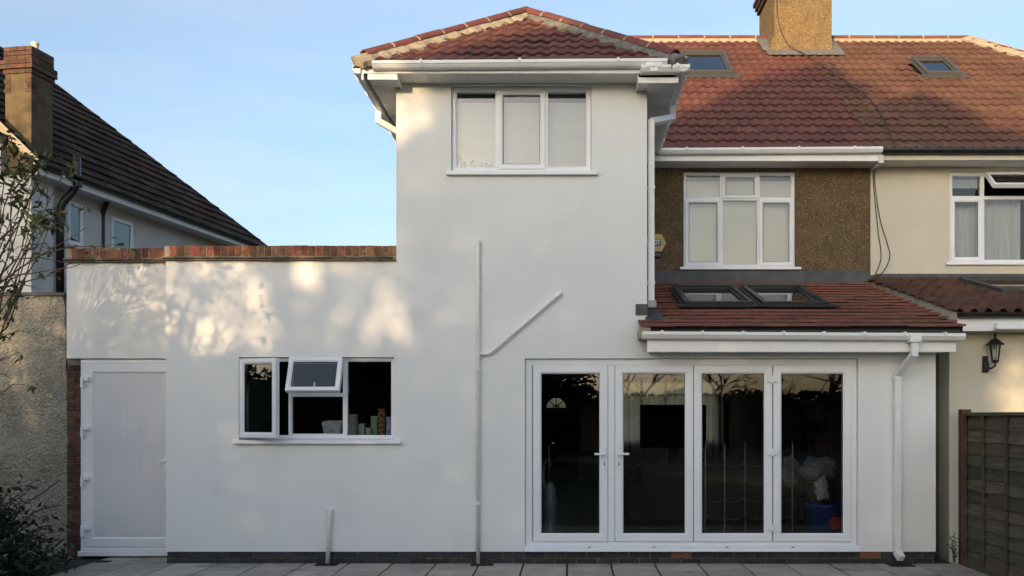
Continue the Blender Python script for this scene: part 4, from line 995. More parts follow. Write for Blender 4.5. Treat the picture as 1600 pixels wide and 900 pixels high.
# its lean-to extension
NX, NY = 4.172, .30
mb = MB(); mb.box(NX, 9.0, NY, NY + .28, -.05, 2.56); mb.build('extension_wall', 'cream', N)
mb = MB(); pr = [(NY + .282, -.05), (YM - .002, -.05), (YM - .002, 3.40), (NY + .282, 2.64)]
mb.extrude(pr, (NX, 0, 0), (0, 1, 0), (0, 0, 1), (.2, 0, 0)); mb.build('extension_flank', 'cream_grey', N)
NE, NYE, NT = 2.665, .03, (3.425 - 2.665) / (YM - .03)
def neipt(x, t, u=0):
    nn = Vector((0, -NT, 1)).normalized(); return Vector((x, t, NE + NT * (t - NYE))) + nn * u
lr = MB().add([neipt(x, t, u) for x in (NX + .0, 9.0) for t in (NYE + .05, YM - .02) for u in (-.07, -.004)], [(0, 1, 3, 2), (4, 6, 7, 5), (0, 4, 5, 1), (2, 3, 7, 6), (0, 2, 6, 4), (1, 5, 7, 3)]).build('lean_to_roof', 'cream', N)
MB().add([neipt(x, t, u) for x in (NX - .012, NX - .001) for t in (NYE + .02, YM - .02) for u in (-.16, -.004)], [(0, 1, 3, 2), (4, 6, 7, 5), (0, 4, 5, 1), (2, 3, 7, 6), (0, 2, 6, 4), (1, 5, 7, 3)]).build('verge_board', 'cream', N)
gn = math.hypot(YM - NYE, .76) / 10
nl = roman_tile('tile', .31, gn + .05, gn, 2, .045, .034, 'tile_lean', seg=7)
lay(lr, nl, (NX - .05, NYE, NE), (1, 0, 0), (0, 1, NT), .31, gn, 0, 12, 0, 10, [(Vector((0, YM - .02, 0)), Vector((0, 1, 0)))], holes=[under_rw(5.25, 6.3, 1.35, 2.5)], l=gn + .05)
roof_window(N, neipt, 5.2, 6.35, 1.3, 2.55, 'roof_window_grey', .10, apron=.1)
MB().box(XPARTY + .07, 9.0, YM - .014, YM - .003, 3.37, mz(428, YM)).build('wall_flashing', 'lead', N)
GB = [(0, 0)] + [(.055 - .055 * math.cos(q), -.055 * math.sin(q)) for q in (math.pi * k / 8 for k in range(1, 8))] + [(.11, 0), (.104, 0)] + [(.055 + .049 * math.cos(q), -.049 * math.sin(q)) for q in (math.pi * k / 8 for k in range(1, 8))] + [(.006, 0)]
gutter(N, (NX - .02, NYE + .03, 2.668), (9.0, NYE + .03, 2.66), (0, -1, 0), 'black_plastic', clips=6, prof=GB)
MB().box(NX - .012, 9.0, NYE + .032, NYE + .05, 2.475, 2.62).build('fascia', 'upvc', N, bevel=.004)
MB().box(NX - .01, 9.0, NYE + .051, NY - .001, 2.478, 2.49).build('soffit', 'upvc_soft', N)
MB().box(mx(1556, 0), 8.0, NYE - .06, NYE + .03, 2.485, 2.56).build('awning_rail', 'upvc', N, bevel=.012)
# coach lantern on the cream wall
lx, lz = mx(1553, .2), mz(552, .2); ly = NY - .13
t = thing('wall_lantern', 'black coach lantern on the cream wall above the fence', 'lantern', (lx - .06, NY, lz - .15))
MB().lathe([(.034, 0), (.038, .02), (.03, .1), (.016, .13)], (lx - .055, NY - .03, mz(580, .25)), 10).box(lx - .085, lx - .025, NY - .012, NY - .001, mz(582, .25), mz(556, .25)).build('backplate', 'black_metal', t, smooth=False)
MB().tube([(lx - .055, NY - .03, mz(572, .2)), (lx - .03, NY - .1, mz(576, .2)), (lx, ly, mz(572, .2)), (lx, ly, mz(566, .2))], .011, 8).build('arm', 'black_metal', t, smooth=True)
zb_, zt_ = mz(564, .17), mz(539, .17)
cage = MB()
for k in range(6):
    q = math.pi * k / 3 + .3; cage.tube([(lx + .034 * math.cos(q), ly + .034 * math.sin(q), zb_), (lx + .056 * math.cos(q), ly + .056 * math.sin(q), zt_)], .005, 5)
cage.lathe([(.012, -.03), (.036, -.012), (.040, 0), (.036, .008)], (lx, ly, zb_), 12); cage.build('cage', 'black_metal', t)
MB().lathe([(.095, 0), (.095, .008), (.06, .035), (.045, .055), (.018, .068), (.012, .095), (.018, .10), (.004, .14)], (lx, ly, zt_), 14).build('cap', 'black_metal', t)
MB().lathe([(.012, .005), (.024, .03), (.024, .10), (.012, .13)], (lx, ly, zb_), 10).build('bulb', 'pot_pale', t, smooth=True)

# ================================================================== waney-lap fence
FX = 4.215
fence = thing('lap_fence', 'dark weathered waney-lap fence with reddish post along the patio edge', 'fence', (FX, 0, 0))
ph = 1.60
for k in range(3):
    yp = .04 - k * 1.92
    MB().box(FX - .035, FX + .065, yp - .05, yp + .05, -.05, mz(641, 0) + .01).build('post', 'post_wood', fence, bevel=.006)
    ya, yb_ = yp - .055, yp - 1.865
    nbd = 12; hb = (ph - .08) / nbd
    for j in range(nbd):
        rr = random.Random(100 + k * 20 + j); vs = []; S = 14
        for s in range(S + 1):
            y = ya + (yb_ - ya) * s / S; dz = .018 * noise.noise(Vector((y * 1.7, j * 3.1, k))) + .008 * noise.noise(Vector((y * 6, j * 5, k)))
            zl = .06 + j * hb - .028 + dz; zh = .06 + (j + 1) * hb + .02
            vs += [(FX + .0, y, zl), (FX + .017, y, zl), (FX + .034, y, zh), (FX + .022, y, zh)]
        fs = [(4 * s + a_, 4 * s + (a_ + 1) % 4, 4 * s + 4 + (a_ + 1) % 4, 4 * s + 4 + a_) for s in range(S) for a_ in range(4)] + [(0, 1, 2, 3), (4 * S + 3, 4 * S + 2, 4 * S + 1, 4 * S)]
        MB().add(vs, fs).build('board', 'fence_wood', fence)
    for yy in (ya - .02, ya - .45, ya - .95, ya - 1.4, yb_ + .02):
        MB().box(FX - .022, FX + .0, yy - .018, yy + .018, .04, ph - .03).build('batten', 'fence_wood', fence, bevel=.003)
    MB().box(FX - .03, FX + .05, yb_, ya, ph - .03, ph + .005).build('cap_rail', 'fence_wood', fence, bevel=.005)
    MB().box(FX - .015, FX + .03, yb_, ya, -.04, .035).build('gravel_board', 'fence_wood', fence)

# ================================================================== left neighbour with dark tiled roof
LC = (-7.65, 3.4); RA = R(9.1); ca, sa = math.cos(RA), math.sin(RA)
def LH(t, w, z): return Vector((LC[0] + sa * t - ca * w, LC[1] + ca * t + sa * w, z))
TL = lambda v: LH(v.x, v.y, v.z)
L_ = thing('dark_roofed_house', 'off-white neighbouring house with dark tiled roof and black pipes', 'house', LH(3, 2, 0))
TT = 6.95; LTN = .93; LEZ = 5.10; WE = -.2
W1 = (.94, 1.30, 4.19, 4.86); W2 = (1.98, 2.57, 4.05, 4.83)
mb = MB(); walls(mb, [.45, TT - .2, W1[0], W1[1], W2[0], W2[1]], [0, 5.0, W1[2], W1[3], W2[2], W2[3]], lambda t, z: not any(inr(t, w[0], w[1]) and inr(z, w[2], w[3]) for w in (W1, W2)), .12, .4, TL)
mb.build('flank_wall', 'neighbour_white', L_)
mb = MB(); mb.box(0, .45, 0, .5, 0, 5.0, TL); mb.build('chimney_breast', 'neighbour_white', L_)
mb = MB(); pr = [(.502, 0), (8, 0), (8, 5.0), (4.0, 8.7), (.502, 5.45)]
mb.add([LH(.02, w, z) for w, z in pr] + [LH(.3, w, z) for w, z in pr], [(0, 1, 2, 3, 4), (9, 8, 7, 6, 5)] + [(i, (i + 1) % 5, 5 + (i + 1) % 5, 5 + i) for i in range(5)]); mb.build('rear_wall', 'neighbour_white', L_)
mb = MB(); mb.box(TT - .2, TT - .02, .12, 8, 0, 5.0, TL); mb.build('far_wall', 'neighbour_white', L_)
for wdw in (W1, W2):
    t0, t1, z0, z1 = wdw; TM4 = Matrix(((sa, -ca, 0, LC[0]), (ca, sa, 0, LC[1]), (0, 0, 1, 0), (0, 0, 0, 1)))
    wf = MB().ring(t0, t1, z0, z1, FP(.07, .13, .2), TM4).build('window', 'upvc', L_)
    MB().box(t0 + .06, t1 - .06, .155, .16, z0 + .06, z1 - .06, TM4).build('pane', 'glass_roof', wf)
    MB().box(t0 + .02, t1 - .02, .26, .27, z0, z1, TM4).build('blind', 'blind', wf)
    MB().box(t0 - .05, t1 + .05, .06, .15, z0 - .05, z0 - .005, TM4).build('sill', 'upvc_soft', wf)
# roof slope towards us, gable verge at the near end, hip at the far end
RW = 3.2
def rp(t, w, u=0):
    nn = (Vector((ca, -sa, 0)) * LTN + Vector((0, 0, 1))).normalized(); return LH(t, w, LEZ + LTN * (w - WE)) + nn * u
far = LH(TT, WE, 0); hipt = LH(TT - (RW - WE), RW, 0)
mb = MB(); mb.add([rp(-.12, WE, -.02), rp(TT, WE, -.02), rp(TT - (RW - WE), RW, -.02), rp(-.12, RW, -.02), LH(TT, 2 * RW - WE, LEZ), LH(-.12, 2 * RW - WE, LEZ)], [(0, 1, 2, 3), (1, 4, 2), (3, 2, 4, 5)])
lroof2 = mb.build('roof', 'tile_dark', L_)
gd = math.hypot(RW - WE, (RW - WE) * LTN) / 17
dt = flat_tile('tile', .33, gd + .05, gd, .030, 'tile_dark')
dtw = (-Vector((ca, -sa, 0)) + Vector((0, 0, LTN)))
a_dir = Vector((sa, ca, 0))
cl = [vplane(far, hipt, LH(0, 2, 0)), (rp(0, RW), Vector((-ca, sa, 0)))]
holes_ = [lambda m: (m - LH(.34, .3, 0)).xy.length < .1]
lay(lroof2, dt, rp(-.12, WE), a_dir, dtw, .33, gd, 0, 23, 0, 17, cl, holes_, stagger=.5, l=gd + .05)
hipd = [rp(TT, WE, -.015), rp(TT - (RW - WE), RW, -.015)]
ridge_tiles(lroof2, hipd[0], hipd[1], .42, .07, 'tile_dark', name='hip_tile', flat=.5, joint='tile_dark')
# verge mortar catching the sun
mortar_strip('verge_mortar', lroof2, rp(-.14, WE + .02, .0), rp(-.14, 3.8, .0), Vector((sa, ca, 0)), (Vector((ca, -sa, 0)) * LTN + Vector((0, 0, 1))), .07, .11, .06, 'mortar', seed=4, steps=60)
mb = MB(); mb.add([LH(t, w, z) for t in (.46, TT) for w in (WE + .01, WE + .04) for z in (4.97, 5.09)], [(0, 1, 3, 2), (4, 6, 7, 5), (0, 4, 5, 1), (2, 3, 7, 6), (0, 2, 6, 4), (1, 5, 7, 3)]); mb.add([LH(t, w, z) for t in (-.1, .459) for w in (WE + .01, WE + .04) for z in (4.98, 5.07)], [(0, 1, 3, 2), (4, 6, 7, 5), (0, 4, 5, 1), (2, 3, 7, 6), (0, 2, 6, 4), (1, 5, 7, 3)])
mb.build('fascia', 'upvc_soft', L_)
MB().box(-.1, TT, WE + .041, .12, 4.975, 4.985, TL).build('soffit', 'upvc_soft', L_)
gutter(L_, LH(-.1, WE + .009, 5.13), LH(TT, WE + .009, 5.10), Vector((ca, -sa, 0)), 'black_plastic', clips=6, prof=GB)
P3 = lambda px, py, Y: (mx(px, Y), Y, mz(py, Y))
round_pipe(L_, [P3(120, 246, 4.05), P3(120, 288, 4.05), P3(113, 300, 4.05), P3(97, 318, 4.0), P3(94, 330, 4.0), P3(94, 462, 4.0)], .055, 'black_plastic', 'soil_pipe', collars=[(P3(120, 292, 4.05), P3(120, 284, 4.05)), (P3(94, 345, 4.0), P3(94, 335, 4.0))])
round_pipe(L_, [P3(167, 300, 5.0), P3(167, 316, 5.0), P3(160, 334, 5.15), P3(160, 400, 5.15), P3(160, 700, 5.15)], .04, 'black_plastic', 'downpipe')
# chimney
lc = thing('brick_topped_chimney', 'brown rendered chimney with red brick top on the dark roof', 'chimney', LH(.34, .3, 5.2))
t0, t1, w0, w1 = .12, .566, .096, .52
cb = MB().box(t0, t1, w0, w1, 4.9, 6.66, TL).build('stack', 'brown_render', lc, bevel=.01)
def course(z, e, n1, n2, off):
    pr = [(t0 - e, t1 + e, w0 - e, w0 - e + .1), (t0 - e, t1 + e, w1 + e - .1, w1 + e), (t0 - e, t0 - e + .1, w0 - e + .102, w1 + e - .102), (t1 + e - .1, t1 + e, w0 - e + .102, w1 + e - .102)]
    for q, (a1, b1, c1, d1) in enumerate(pr):
        n_ = n1 if q < 2 else n2
        for i in range(n_):
            if q < 2: MB().box(a1 + (b1 - a1) * i / n_ + .003, a1 + (b1 - a1) * (i + 1) / n_ - .003, c1, d1, z, z + .058, TL).build('brick', 'brick_chimney', cb)
            else: MB().box(a1, b1, c1 + (d1 - c1) * i / n_ + .003, c1 + (d1 - c1) * (i + 1) / n_ - .003, z, z + .058, TL).build('brick', 'brick_chimney', cb)
for k, e in enumerate((.02, .045, .045, .012, .012, .012)): course(6.50 + k * .066, e, 3 - k % 2, 2 + k % 2 - 1, 0)
MB().box(t0 + .09, t1 - .09, w0 + .09, w1 - .09, 6.5, 6.88, TL).build('core', 'mortar_grey', lc)
for k in range(4):
    for (tt, ww) in ((t0 - .008, w0 - .008), (t0 - .008, w1 - .09)):
        MB().box(tt, tt + (.10 if k % 2 else .14), ww, ww + (.10 if k % 2 == 0 else .075), 6.23 + k * .066, 6.288 + k * .066, TL).build('brick', 'brick_chimney', cb)
pc = LH(.30, .18, 6.88); MB().lathe([(.05, 0), (.048, .09), (.056, .10), (.056, .125), (.04, .125), (.036, .02)], pc, 14).build('chimney_pot', 'pot_pale', lc, smooth=False)
MB().lathe([(.06, 0), (.055, .1), (.065, .12), (.05, .12), (.04, .02)], LH(.30, .50, 6.80), 14).build('chimney_pot', 'brick_orange', lc)

# roughcast extension wall between the shrub and the side door
rw = thing('roughcast_wall', 'grey roughcast wall behind the shrubs beside the side door', 'wall', (-6.5, .5, 0))
YW = .46; S = 44; vs = []; xl = -9.6
zt_ = mz(462, YW)
cols = [xl, -8.6, -7.6, -6.9, -6.4, -6.05, -5.85]
for s in range(S + 1):
    z = -.05 + (zt_ + .05) * s / S; f = s / S
    xr = mx(113, YW) * (1 - f) + mx(100, YW) * f + .022 * noise.noise(Vector((0, 0, z * 5))) + .012 * noise.noise(Vector((3, 0, z * 17)))
    for x in cols + [xr]: vs.append((x, YW + .012 * noise.noise(Vector((x * 2, 0, z * 2))), z))
    vs.append((xr - .01, YW + .6, z))
nC = len(cols) + 2
MB().add(vs, [(s * nC + c_, s * nC + c_ + 1, (s + 1) * nC + c_ + 1, (s + 1) * nC + c_) for s in range(S) for c_ in range(nC - 1)]).build('wall_face', 'roughcast', rw)
MB().box(xl, mx(101, YW), YW + .61, 3.1, -.05, zt_ - .01).build('wall_core', 'roughcast', rw)
MB().box(xl, mx(102, YW), YW - .03, 3.0, zt_, zt_ + .035).build('roof_edge', 'lead', rw)
# ================================================================== planting
def leaf_quad(mb, p, d, L, w, rr):
    """one folded lance-shaped leaf from p along d"""
    d = Vector(d).normalized(); up = Vector((rr.gauss(0, .5), rr.gauss(0, .5), 1)); s = d.cross(up)
    s = s.normalized() if s.length > 1e-3 else Vector((1, 0, 0)); n = s.cross(d)
    m1 = p + d * L * .45 - n * w * .18; tip = p + d * L - n * L * .12
    mb.add([p, m1 + s * w * .5 + n * w * .2, tip, m1 - s * w * .5 + n * w * .2, m1], [(0, 1, 4), (1, 2, 4), (4, 2, 3), (0, 4, 3)])
def wander(p, q, rr, n=7, amp=.05):
    p, q = Vector(p), Vector(q); out = []
    for i in range(n + 1):
        f = i / n; k = math.sin(math.pi * f); out.append(p.lerp(q, f) + Vector((rr.gauss(0, amp), rr.gauss(0, amp), rr.gauss(0, amp))) * k * .7 + Vector((0, 0, amp * 2 * k)))
    return out
rr = random.Random(11)
sh = thing('tall_shrub', 'tall half-bare shrub with drooping leaf clusters before the neighbour house', 'shrub', (-6.15, -.7, 0))
stems = MB(); lv = MB(); YS = -.7
S3 = lambda px, py, dy=0: Vector((mx(px, YS + dy), YS + dy, mz(py, YS + dy)))
root = Vector((-6.2, -.7, -.03))
main_t = [(8, 215), (35, 235), (62, 255), (103, 262), (60, 335), (78, 345), (22, 290), (5, 330), (38, 300), (48, 352), (-20, 260), (-35, 340), (30, 258), (12, 248), (50, 282)]
for k, (px, py) in enumerate(main_t):
    q = S3(px, py, rr.uniform(-.3, .3)); path = wander(root + Vector((rr.uniform(-.2, .1), rr.uniform(-.1, .1), 0)), q, rr, 9, .10)
    stems.tube(path, [.018 - .015 * i / 9 for i in range(10)], 5)
    for tw in range(5):
        i = rr.randint(4, 8); b0 = path[i]; e = b0 + Vector((rr.uniform(-.15, .4), rr.uniform(-.25, .25), rr.uniform(-.1, .35)))
        stems.tube(wander(b0, e, rr, 4, .03), [.006, .005, .004, .003, .002], 4)
        if rr.random() < .4:
            for l in range(rr.randint(3, 6)): leaf_quad(lv, e + Vector((rr.gauss(0, .02), rr.gauss(0, .02), rr.gauss(0, .03))), (rr.gauss(0, 1), rr.gauss(0, 1), -.5 + rr.gauss(0, .5)), rr.uniform(.06, .11), rr.uniform(.025, .04), rr)
    for c_ in range(2):
        o_ = q + Vector((rr.gauss(0, .05), rr.gauss(0, .08), rr.gauss(0, .06)))
        for l in range(rr.randint(5, 9)): leaf_quad(lv, o_ + Vector((rr.gauss(0, .015), rr.gauss(0, .02), rr.gauss(0, .03))), (rr.gauss(0, 1), rr.gauss(0, 1), -.35 + rr.gauss(0, .6)), rr.uniform(.08, .15), rr.uniform(.034, .055), rr)
# long arching bare twigs reaching right
for pts in ([(-10, 440), (25, 405), (60, 402), (90, 408), (112, 412)], [(-10, 470), (20, 430), (45, 428), (80, 422), (112, 418), (128, 412)], [(-10, 450), (30, 420), (70, 395), (110, 372), (135, 355)], [(10, 500), (35, 440), (60, 400), (85, 330), (100, 300)], [(-5, 380), (30, 345), (45, 310), (60, 285)], [(0, 450), (30, 445), (55, 447)], [(20, 470), (40, 440), (80, 430), (120, 405), (145, 392)], [(60, 400), (110, 385), (160, 385), (188, 380)], [(-10, 420), (12, 380), (35, 340), (50, 300), (75, 270), (105, 268)]):
    stems.tube([S3(*p, -.05) for p in pts], [.010 - .008 * i / (len(pts) - 1) for i in range(len(pts))], 5)
for (px, py, n_) in ((142, 392, 16), (186, 385, 12), (128, 318, 6), (100, 345, 6), (60, 350, 30), (75, 340, 26), (55, 335, 24), (85, 415, 6), (25, 465, 20), (20, 450, 16), (12, 290, 24), (12, 230, 26), (30, 245, 26), (50, 262, 20), (68, 248, 14), (102, 250, 12), (62, 295, 14), (8, 310, 24), (5, 275, 22), (70, 330, 20)):
    o_ = S3(px, py, rr.uniform(-.1, .1))
    for l in range(int(n_ * .6)): leaf_quad(lv, o_ + Vector((rr.gauss(0, .05), rr.gauss(0, .06), rr.gauss(0, .045))), (rr.gauss(0, 1), rr.gauss(0, 1), -.4 + rr.gauss(0, .6)), rr.uniform(.07, .135), rr.uniform(.032, .052), rr)
stems.build('stem', 'twig', sh); lv.build('foliage', 'leaf_mid', sh)
# dark evergreen bush in the corner
db = thing('dark_bush', 'dark evergreen bush spreading over the paving corner', 'bush', (-5.75, -.75, 0))
stems = MB(); lv = MB(); rr = random.Random(21)
for k in range(2600):
    th = rr.uniform(0, 2 * math.pi); ph_ = rr.uniform(-.2, 1); rad = rr.uniform(.3, 1) ** .5
    px_ = rr.gauss(0, .33); x = -5.72 + px_; top = .98 - .95 * max(0, (x + 5.95) / 1.0) ** 1.1 if x > -5.95 else .98 + .25 * (-5.95 - x)
    if x > -5.02: continue
    z = rr.uniform(-.02, 1) * max(.12, top + .1 * noise.noise(Vector((x * 4, 0, 0)))); y = -.75 + rr.gauss(0, .26)
    y = min(y, .35)
    leaf_quad(lv, Vector((x, y, z)), (rr.gauss(.2, 1), rr.gauss(-.3, 1), rr.gauss(.2, .7)), rr.uniform(.05, .10), rr.uniform(.03, .055), rr)
for px, py in ((50, 762), (72, 790), (100, 818), (108, 845), (62, 745), (30, 752), (85, 860), (95, 890), (40, 772), (105, 830)):
    q = Vector((mx(px, -.8), -.8, mz(py, -.8))); path = wander((-5.85, -.75, .1), q, rr, 6, .05); stems.tube(path, [.009 - .001 * i for i in range(7)], 5)
    for l in range(9):
        b0 = path[rr.randint(3, 6)]; leaf_quad(lv, b0 + Vector((rr.gauss(0, .02), rr.gauss(0, .02), rr.gauss(0, .02))), (rr.gauss(.4, 1), rr.gauss(0, 1), rr.gauss(.1, .5)), rr.uniform(.07, .11), rr.uniform(.04, .055), rr)
for k in range(14): stems.tube(wander((-5.8 + rr.gauss(0, .1), -.75, -.03), (-5.8 + rr.gauss(0, .35), -.75 + rr.gauss(0, .2), rr.uniform(.4, .95)), rr, 5, .05), .008, 5)
stems.build('stem', 'twig', db); lv.build('foliage', 'leaf_dark', db)
# weed at the foot of the cream wall
wd = thing('wall_weed', 'small wiry weed at the foot of the fence post', 'weed', (mx(1491, 0), .1, 0))
stems = MB(); lv = MB(); rr = random.Random(5); wx = mx(1492, .05)
for k in range(7):
    e = Vector((wx + rr.gauss(-.01, .05), .05 + rr.gauss(0, .03), rr.uniform(.12, .34))); path = wander((wx, .05, -.01), e, rr, 5, .02); stems.tube(path, .004, 4)
    for l in range(9): leaf_quad(lv, path[rr.randint(1, 5)], (rr.gauss(0, 1), rr.gauss(0, 1), rr.gauss(.2, .5)), rr.uniform(.025, .045), .018, rr)
stems.build('stem', 'twig', wd); lv.build('foliage', 'leaf_mid', wd)
# sprigs behind the tower window glass
pl = thing('window_plant', 'small leafy sprigs inside the lower corner of the top window', 'plant', (mx(735, .1), .12, TW[2] + .03))
stems = MB(); lv = MB(); rr = random.Random(9)
for px, hgt in ((716, .16), (721, .13), (729, .07), (735, .09), (744, .06), (753, .05), (764, .07)):
    x = mx(px, .1); e = Vector((x + rr.gauss(0, .02), .115, TW[2] + .05 + hgt)); path = wander((x, .115, TW[2] + .03), e, rr, 4, .01); stems.tube(path, .003, 4)
    for l in range(5): leaf_quad(lv, path[rr.randint(2, 4)], (rr.gauss(0, 1), rr.gauss(0, .25), rr.gauss(.1, .5)), rr.uniform(.04, .075), .026, rr)
stems.build('stem', 'twig', pl); lv.build('foliage', 'leaf_dark', pl)

# ================================================================== garden trees behind the camera: they shade the house and show in its glass
TREE_Y = 22.0
kk = TREE_Y / math.cos(SUN_AZ)                       # metres along the ground to the tree row, towards the sun
dx_, dz_ = -math.tan(SUN_AZ), math.tan(SUN_EL) / math.cos(SUN_AZ)
ZB = [(-14, 5.9), (-9.5, 5.7), (-8, 5.7), (-6, 5.6), (-3, 5.0), (-2.2, 4.75), (-1.5, 5.55), (-.8, 5.8), (.3, 6.5), (1.2, 7.5), (2.0, 7.9), (3.0, 7.3), (3.8, 6.9), (4.5, 6.3), (5.2, 6.0), (7, 6.0), (10, 6.5)]
def zb_at(x):
    for (xa, za), (xb, zb_) in zip(ZB, ZB[1:]):
        if xa <= x <= xb: return za + (zb_ - za) * (x - xa) / (xb - xa)
    return 5.5
GAPS = [(-6.0, 2.65, .25, .22), (-6.35, 2.2, .18, .25), (-6.1, 1.75, .12, .2), (-1.96, 2.58, .17, .22), (-2.75, 3.10, .30, .14), (-3.35, 2.95, .2, .2), (-2.5, 2.75, .18, .12), (-3.0, 2.55, .12, .1), (4.78, 1.78, .17, .35), (-1.9, 4.9, .35, .35), (-2.45, 5.1, .4, .3), (-3.9, 3.0, .16, .2), (-4.35, 2.55, .14, .14), (1.25, .12, .12, .10)]
def tau(x, z):
    edge = zb_at(x) + .55 * noise.noise(Vector((x * 1.1, z * .7, 2))) + .25 * noise.noise(Vector((x * 3.1, z * 3, 7)))
    if z > edge + .15: return 0.0
    t = 4.6 if z < edge - .5 else 4.6 * (edge + .15 - z) / .65
    for gx, gz, rx, rz in GAPS:
        q = ((x - gx) / rx) ** 2 + ((z - gz) / rz) ** 2
        if q < 1: return .85
        if q < 2.2: t = min(t, .85 + (q - 1) * 1.6)
    if -7.2 < x < -1.7 and 2.25 < z < 3.6:
        if x < -3.1 and z > 2.15 + .25 * noise.noise(Vector((x * 2, 3, 0))): return .85     # thin here: the added nearer tree dapples this part
        nn = noise.noise(Vector((x * 2.3, z * 2.3, 11))) + .6 * noise.noise(Vector((x * 5.5, z * 5.5, 4)))
        lim = .12 + 1.1 * max(0, 2.5 - z)
        if nn > lim: t = min(t, .75)
        else: t = min(t, 2.4 + max(0, 2.4 - z) * 3)
    return t
rr = random.Random(31); NT_ = 7
tx = [-19.5 + 2.9 * i for i in range(NT_)]
kinds = ['leafy tree shading the garden, reflected in the kitchen window', 'broad leafy garden tree casting the dapples on the white wall']
trees = []
for i in range(NT_):
    trees.append(dict(x=tx[i], lv=MB(), pts=[]))
LS_BIG, LS_SMALL = .17, .13; AREA = LS_SMALL ** 2 * .42 * .5
x_lo, x_hi, z_lo, z_hi = -13.0, 8.5, -2.6, 8.6
TMAX = 4.6
n_s = int((x_hi - x_lo) * (z_hi - z_lo) * TMAX / AREA)
for k in range(n_s):
    x, z = rr.uniform(x_lo, x_hi), rr.uniform(z_lo, z_hi)
    big = -7.2 < x < -1.9 and 2.25 + .2 * noise.noise(Vector((x * 2, 0, 0))) < z < 3.6
    LS = LS_BIG if big else LS_SMALL
    if rr.random() * TMAX > tau(x, z) * ((LS_SMALL / LS_BIG) ** 2 if big else 1): continue
    dep = TREE_Y + rr.uniform(-1.3, 1.3)
    p = Vector((x + dx_ * dep, -dep, z + dz_ * dep))
    if p.z < .05: continue
    i = min(range(NT_), key=lambda q: abs(tx[q] - p.x + .6 * noise.noise(p * .8)))
    T_ = trees[i]; d = Vector((rr.gauss(0, 1), rr.gauss(0, 1), rr.gauss(0, 1))).normalized(); s = d.orthogonal().normalized() * LS * .42
    T_['lv'].add([p - d * LS * .5, p + s, p + d * LS * .5, p - s], [(0, 1, 2, 3)])
    if rr.random() < (.012 if big else .004): T_['pts'].append(p)
for i, T_ in enumerate(trees):
    t = thing('garden_tree', 'leafy garden tree behind the viewer, dark in the kitchen window reflection', 'tree', (T_['x'], -TREE_Y, -.05), 'trees across the garden')
    top = max((p.z for p in T_['pts']), default=5)
    tr = MB(); tp = wander((T_['x'], -TREE_Y, -.05), (T_['x'] + rr.gauss(0, .3), -TREE_Y, top * .8), rr, 8, .12); tr.tube(tp, [.2 - .02 * k for k in range(9)], 8)
    for p in T_['pts']:
        b0 = tp[min(7, max(2, int(8 * p.z / top * .7)))]; tr.tube(wander(b0, p, rr, 4, .1), [.05, .035, .025, .015, .006], 4)
    tr.build('trunk', 'bark', t); T_['lv'].build('crown', 'leaf_tree', t)
# unseen sparse tree added left of the camera to sharpen the leaf dapples
st = thing('added_dapple_tree', 'unseen small tree added to cast sharp leaf dapples on the left wall', 'tree', (-6.3, -6.5, -.05))
lv = MB(); tr = MB(); rr = random.Random(71); tp = wander((-6.6, -6.5, -.05), (-6.5, -6.5, 3.6), rr, 8, .08); tr.tube(tp, [.07 - .007 * k for k in range(9)], 8)
for k in range(5200):
    x, z = rr.uniform(-7.4, -2.9), rr.uniform(1.6, 3.7)
    cl_ = noise.noise(Vector((x * 3.0, z * 3.0, 1))) + .7 * noise.noise(Vector((x * 8, z * 6, 5)))
    den = 1.0 if cl_ > -.02 else .10
    den *= min(1, (x + 2.9) / -.7) if x > -3.6 else 1
    if z < 2.45: den = max(den, min(1, (2.45 - z) * 4))
    if rr.random() > den: continue
    dep = 6.5 + rr.uniform(-.7, .7); p = Vector((x + dx_ * dep, -dep, z + dz_ * dep))
    leaf_quad(lv, p, (rr.gauss(0, 1), rr.gauss(0, 1), rr.gauss(-.3, .7)), rr.uniform(.07, .13), rr.uniform(.035, .06), rr)
    if rr.random() < .03: tr.tube(wander(tp[rr.randint(3, 8)], p, rr, 4, .06), [.018, .012, .008, .005, .003], 4)
tr.build('trunk', 'bark', st); lv.build('crown', 'leaf_mid', st)
# unseen hedge added to keep bright sky out of the kitchen pane reflections
uh = thing('added_under_hedge', 'unseen hedge added below the garden trees to darken the kitchen pane reflections', 'hedge', (-11, -24, 0))
lv = MB(); rr = random.Random(47)
for k in range(8000):
    x = rr.uniform(-22, -.5); p = Vector((x, -24 + rr.gauss(0, .3), rr.uniform(0, 3.6 + .4 * noise.noise(Vector((x * .7, 5, 0))))))
    d = Vector((rr.gauss(0, 1), rr.gauss(0, 1), rr.gauss(0, 1))).normalized(); s = d.orthogonal().normalized() * .07; lv.add([p - d * .12, p + s, p + d * .12, p - s], [(0, 1, 2, 3)])
lv.build('foliage', 'leaf_dark', uh)
MB().box(-22, -.5, -24.25, -23.75, -.05, 3.35).build('dense_core', 'leaf_dark', uh)
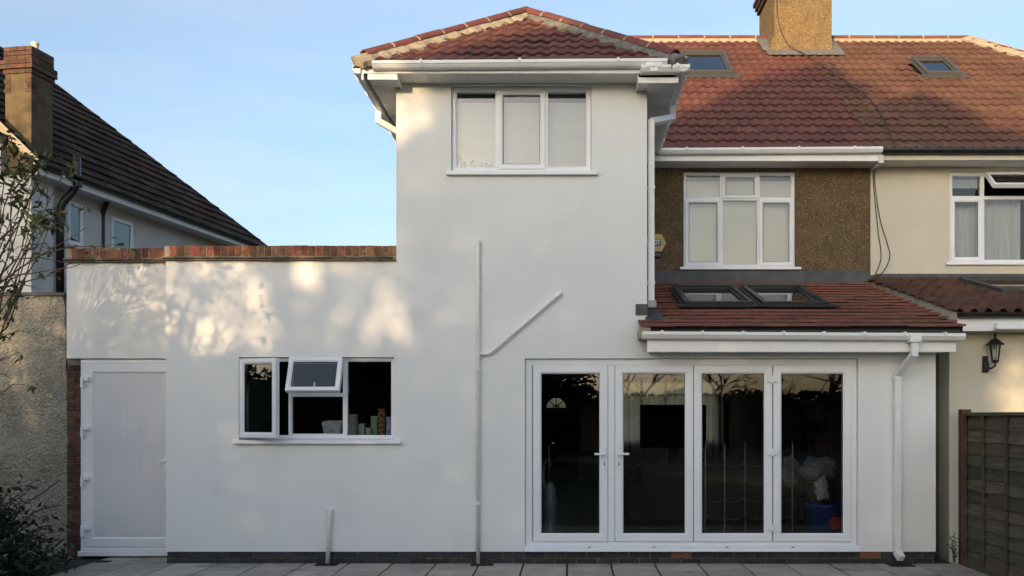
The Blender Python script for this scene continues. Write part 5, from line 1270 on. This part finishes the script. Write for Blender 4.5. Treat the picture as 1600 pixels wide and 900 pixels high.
# unseen hedge added on the left so the open casement mirrors dark
bh = thing('added_side_hedge', 'unseen hedge added on the left to darken the open casement reflection', 'hedge', (-9.6, -10, 0))
lv = MB(); rr = random.Random(44)
for k in range(7000):
    y = rr.uniform(-19, -1.6); p = Vector((-9.6 + rr.gauss(0, .22), y, rr.uniform(0, 2.5 + .3 * noise.noise(Vector((y * .8, 0, 0))))))
    d = Vector((rr.gauss(0, 1), rr.gauss(0, 1), rr.gauss(0, 1))).normalized(); s = d.orthogonal().normalized() * .05; lv.add([p - d * .09, p + s, p + d * .09, p - s], [(0, 1, 2, 3)])
lv.build('foliage', 'leaf_dark', bh)
MB().box(-9.8, -9.45, -19, -1.6, -.05, 2.2).build('dense_core', 'leaf_dark', bh)
# far end of the garden: clipped hedge and bare trees that the folding doors mirror
hd_ = thing('garden_hedge', 'dark hedge across the garden mirrored low in the folding doors', 'hedge', (8, -37, 0))
lv = MB(); rr = random.Random(41)
for k in range(9000):
    x = rr.uniform(-6, 24); p = Vector((x, -37 + rr.gauss(0, .5), rr.uniform(0, 2.7 + .5 * noise.noise(Vector((x * .6, 0, 0))))))
    d = Vector((rr.gauss(0, 1), rr.gauss(0, 1), rr.gauss(0, 1))).normalized(); s = d.orthogonal().normalized() * .12; lv.add([p - d * .2, p + s, p + d * .2, p - s], [(0, 1, 2, 3)])
lv.build('foliage', 'leaf_dark', hd_)
MB().box(-6, 24, -37.2, -36.8, -.05, 2.3).build('dense_core', 'leaf_dark', hd_)
def bare_tree(label, x, y, h, seed):
    rr = random.Random(seed); t = thing('bare_tree', label, 'tree', (x, y, -.05)); mb = MB()
    def grow(p, d, L, r, dep):
        pts = [p]; q = p
        for i in range(4):
            d = (d + Vector((rr.gauss(0, .13), rr.gauss(0, .13), rr.gauss(.03, .1)))).normalized(); q = q + d * L / 4; pts.append(q)
        mb.tube(pts, [r * (1 - .12 * i) for i in range(5)], 5 if dep < 2 else 3, cap=False)
        if dep >= 5: return
        for b in range(3 if dep < 4 else 2):
            grow(pts[rr.randint(2, 4)], (d + Vector((rr.gauss(0, .6), rr.gauss(0, .6), rr.gauss(.05, .35)))).normalized(), L * rr.uniform(.6, .82), r * .58, dep + 1)
    grow(Vector((x, y, -.05)), Vector((0, 0, 1)), h * .3, h * .022, 0)
    mb.build('trunk', 'bark', t)
bare_tree('bare tree mirrored at the top of the third glass door', 7.2, -39, 7.5, 3)
bare_tree('bare tree mirrored at the top of the fourth glass door', 10.8, -40, 7.0, 4)
bare_tree('spreading bare tree mirrored behind the fourth glass door edge', 13.5, -38.5, 8.0, 6)
bare_tree('bare tree mirrored faintly in the second glass door', 3.0, -40, 8.0, 8)
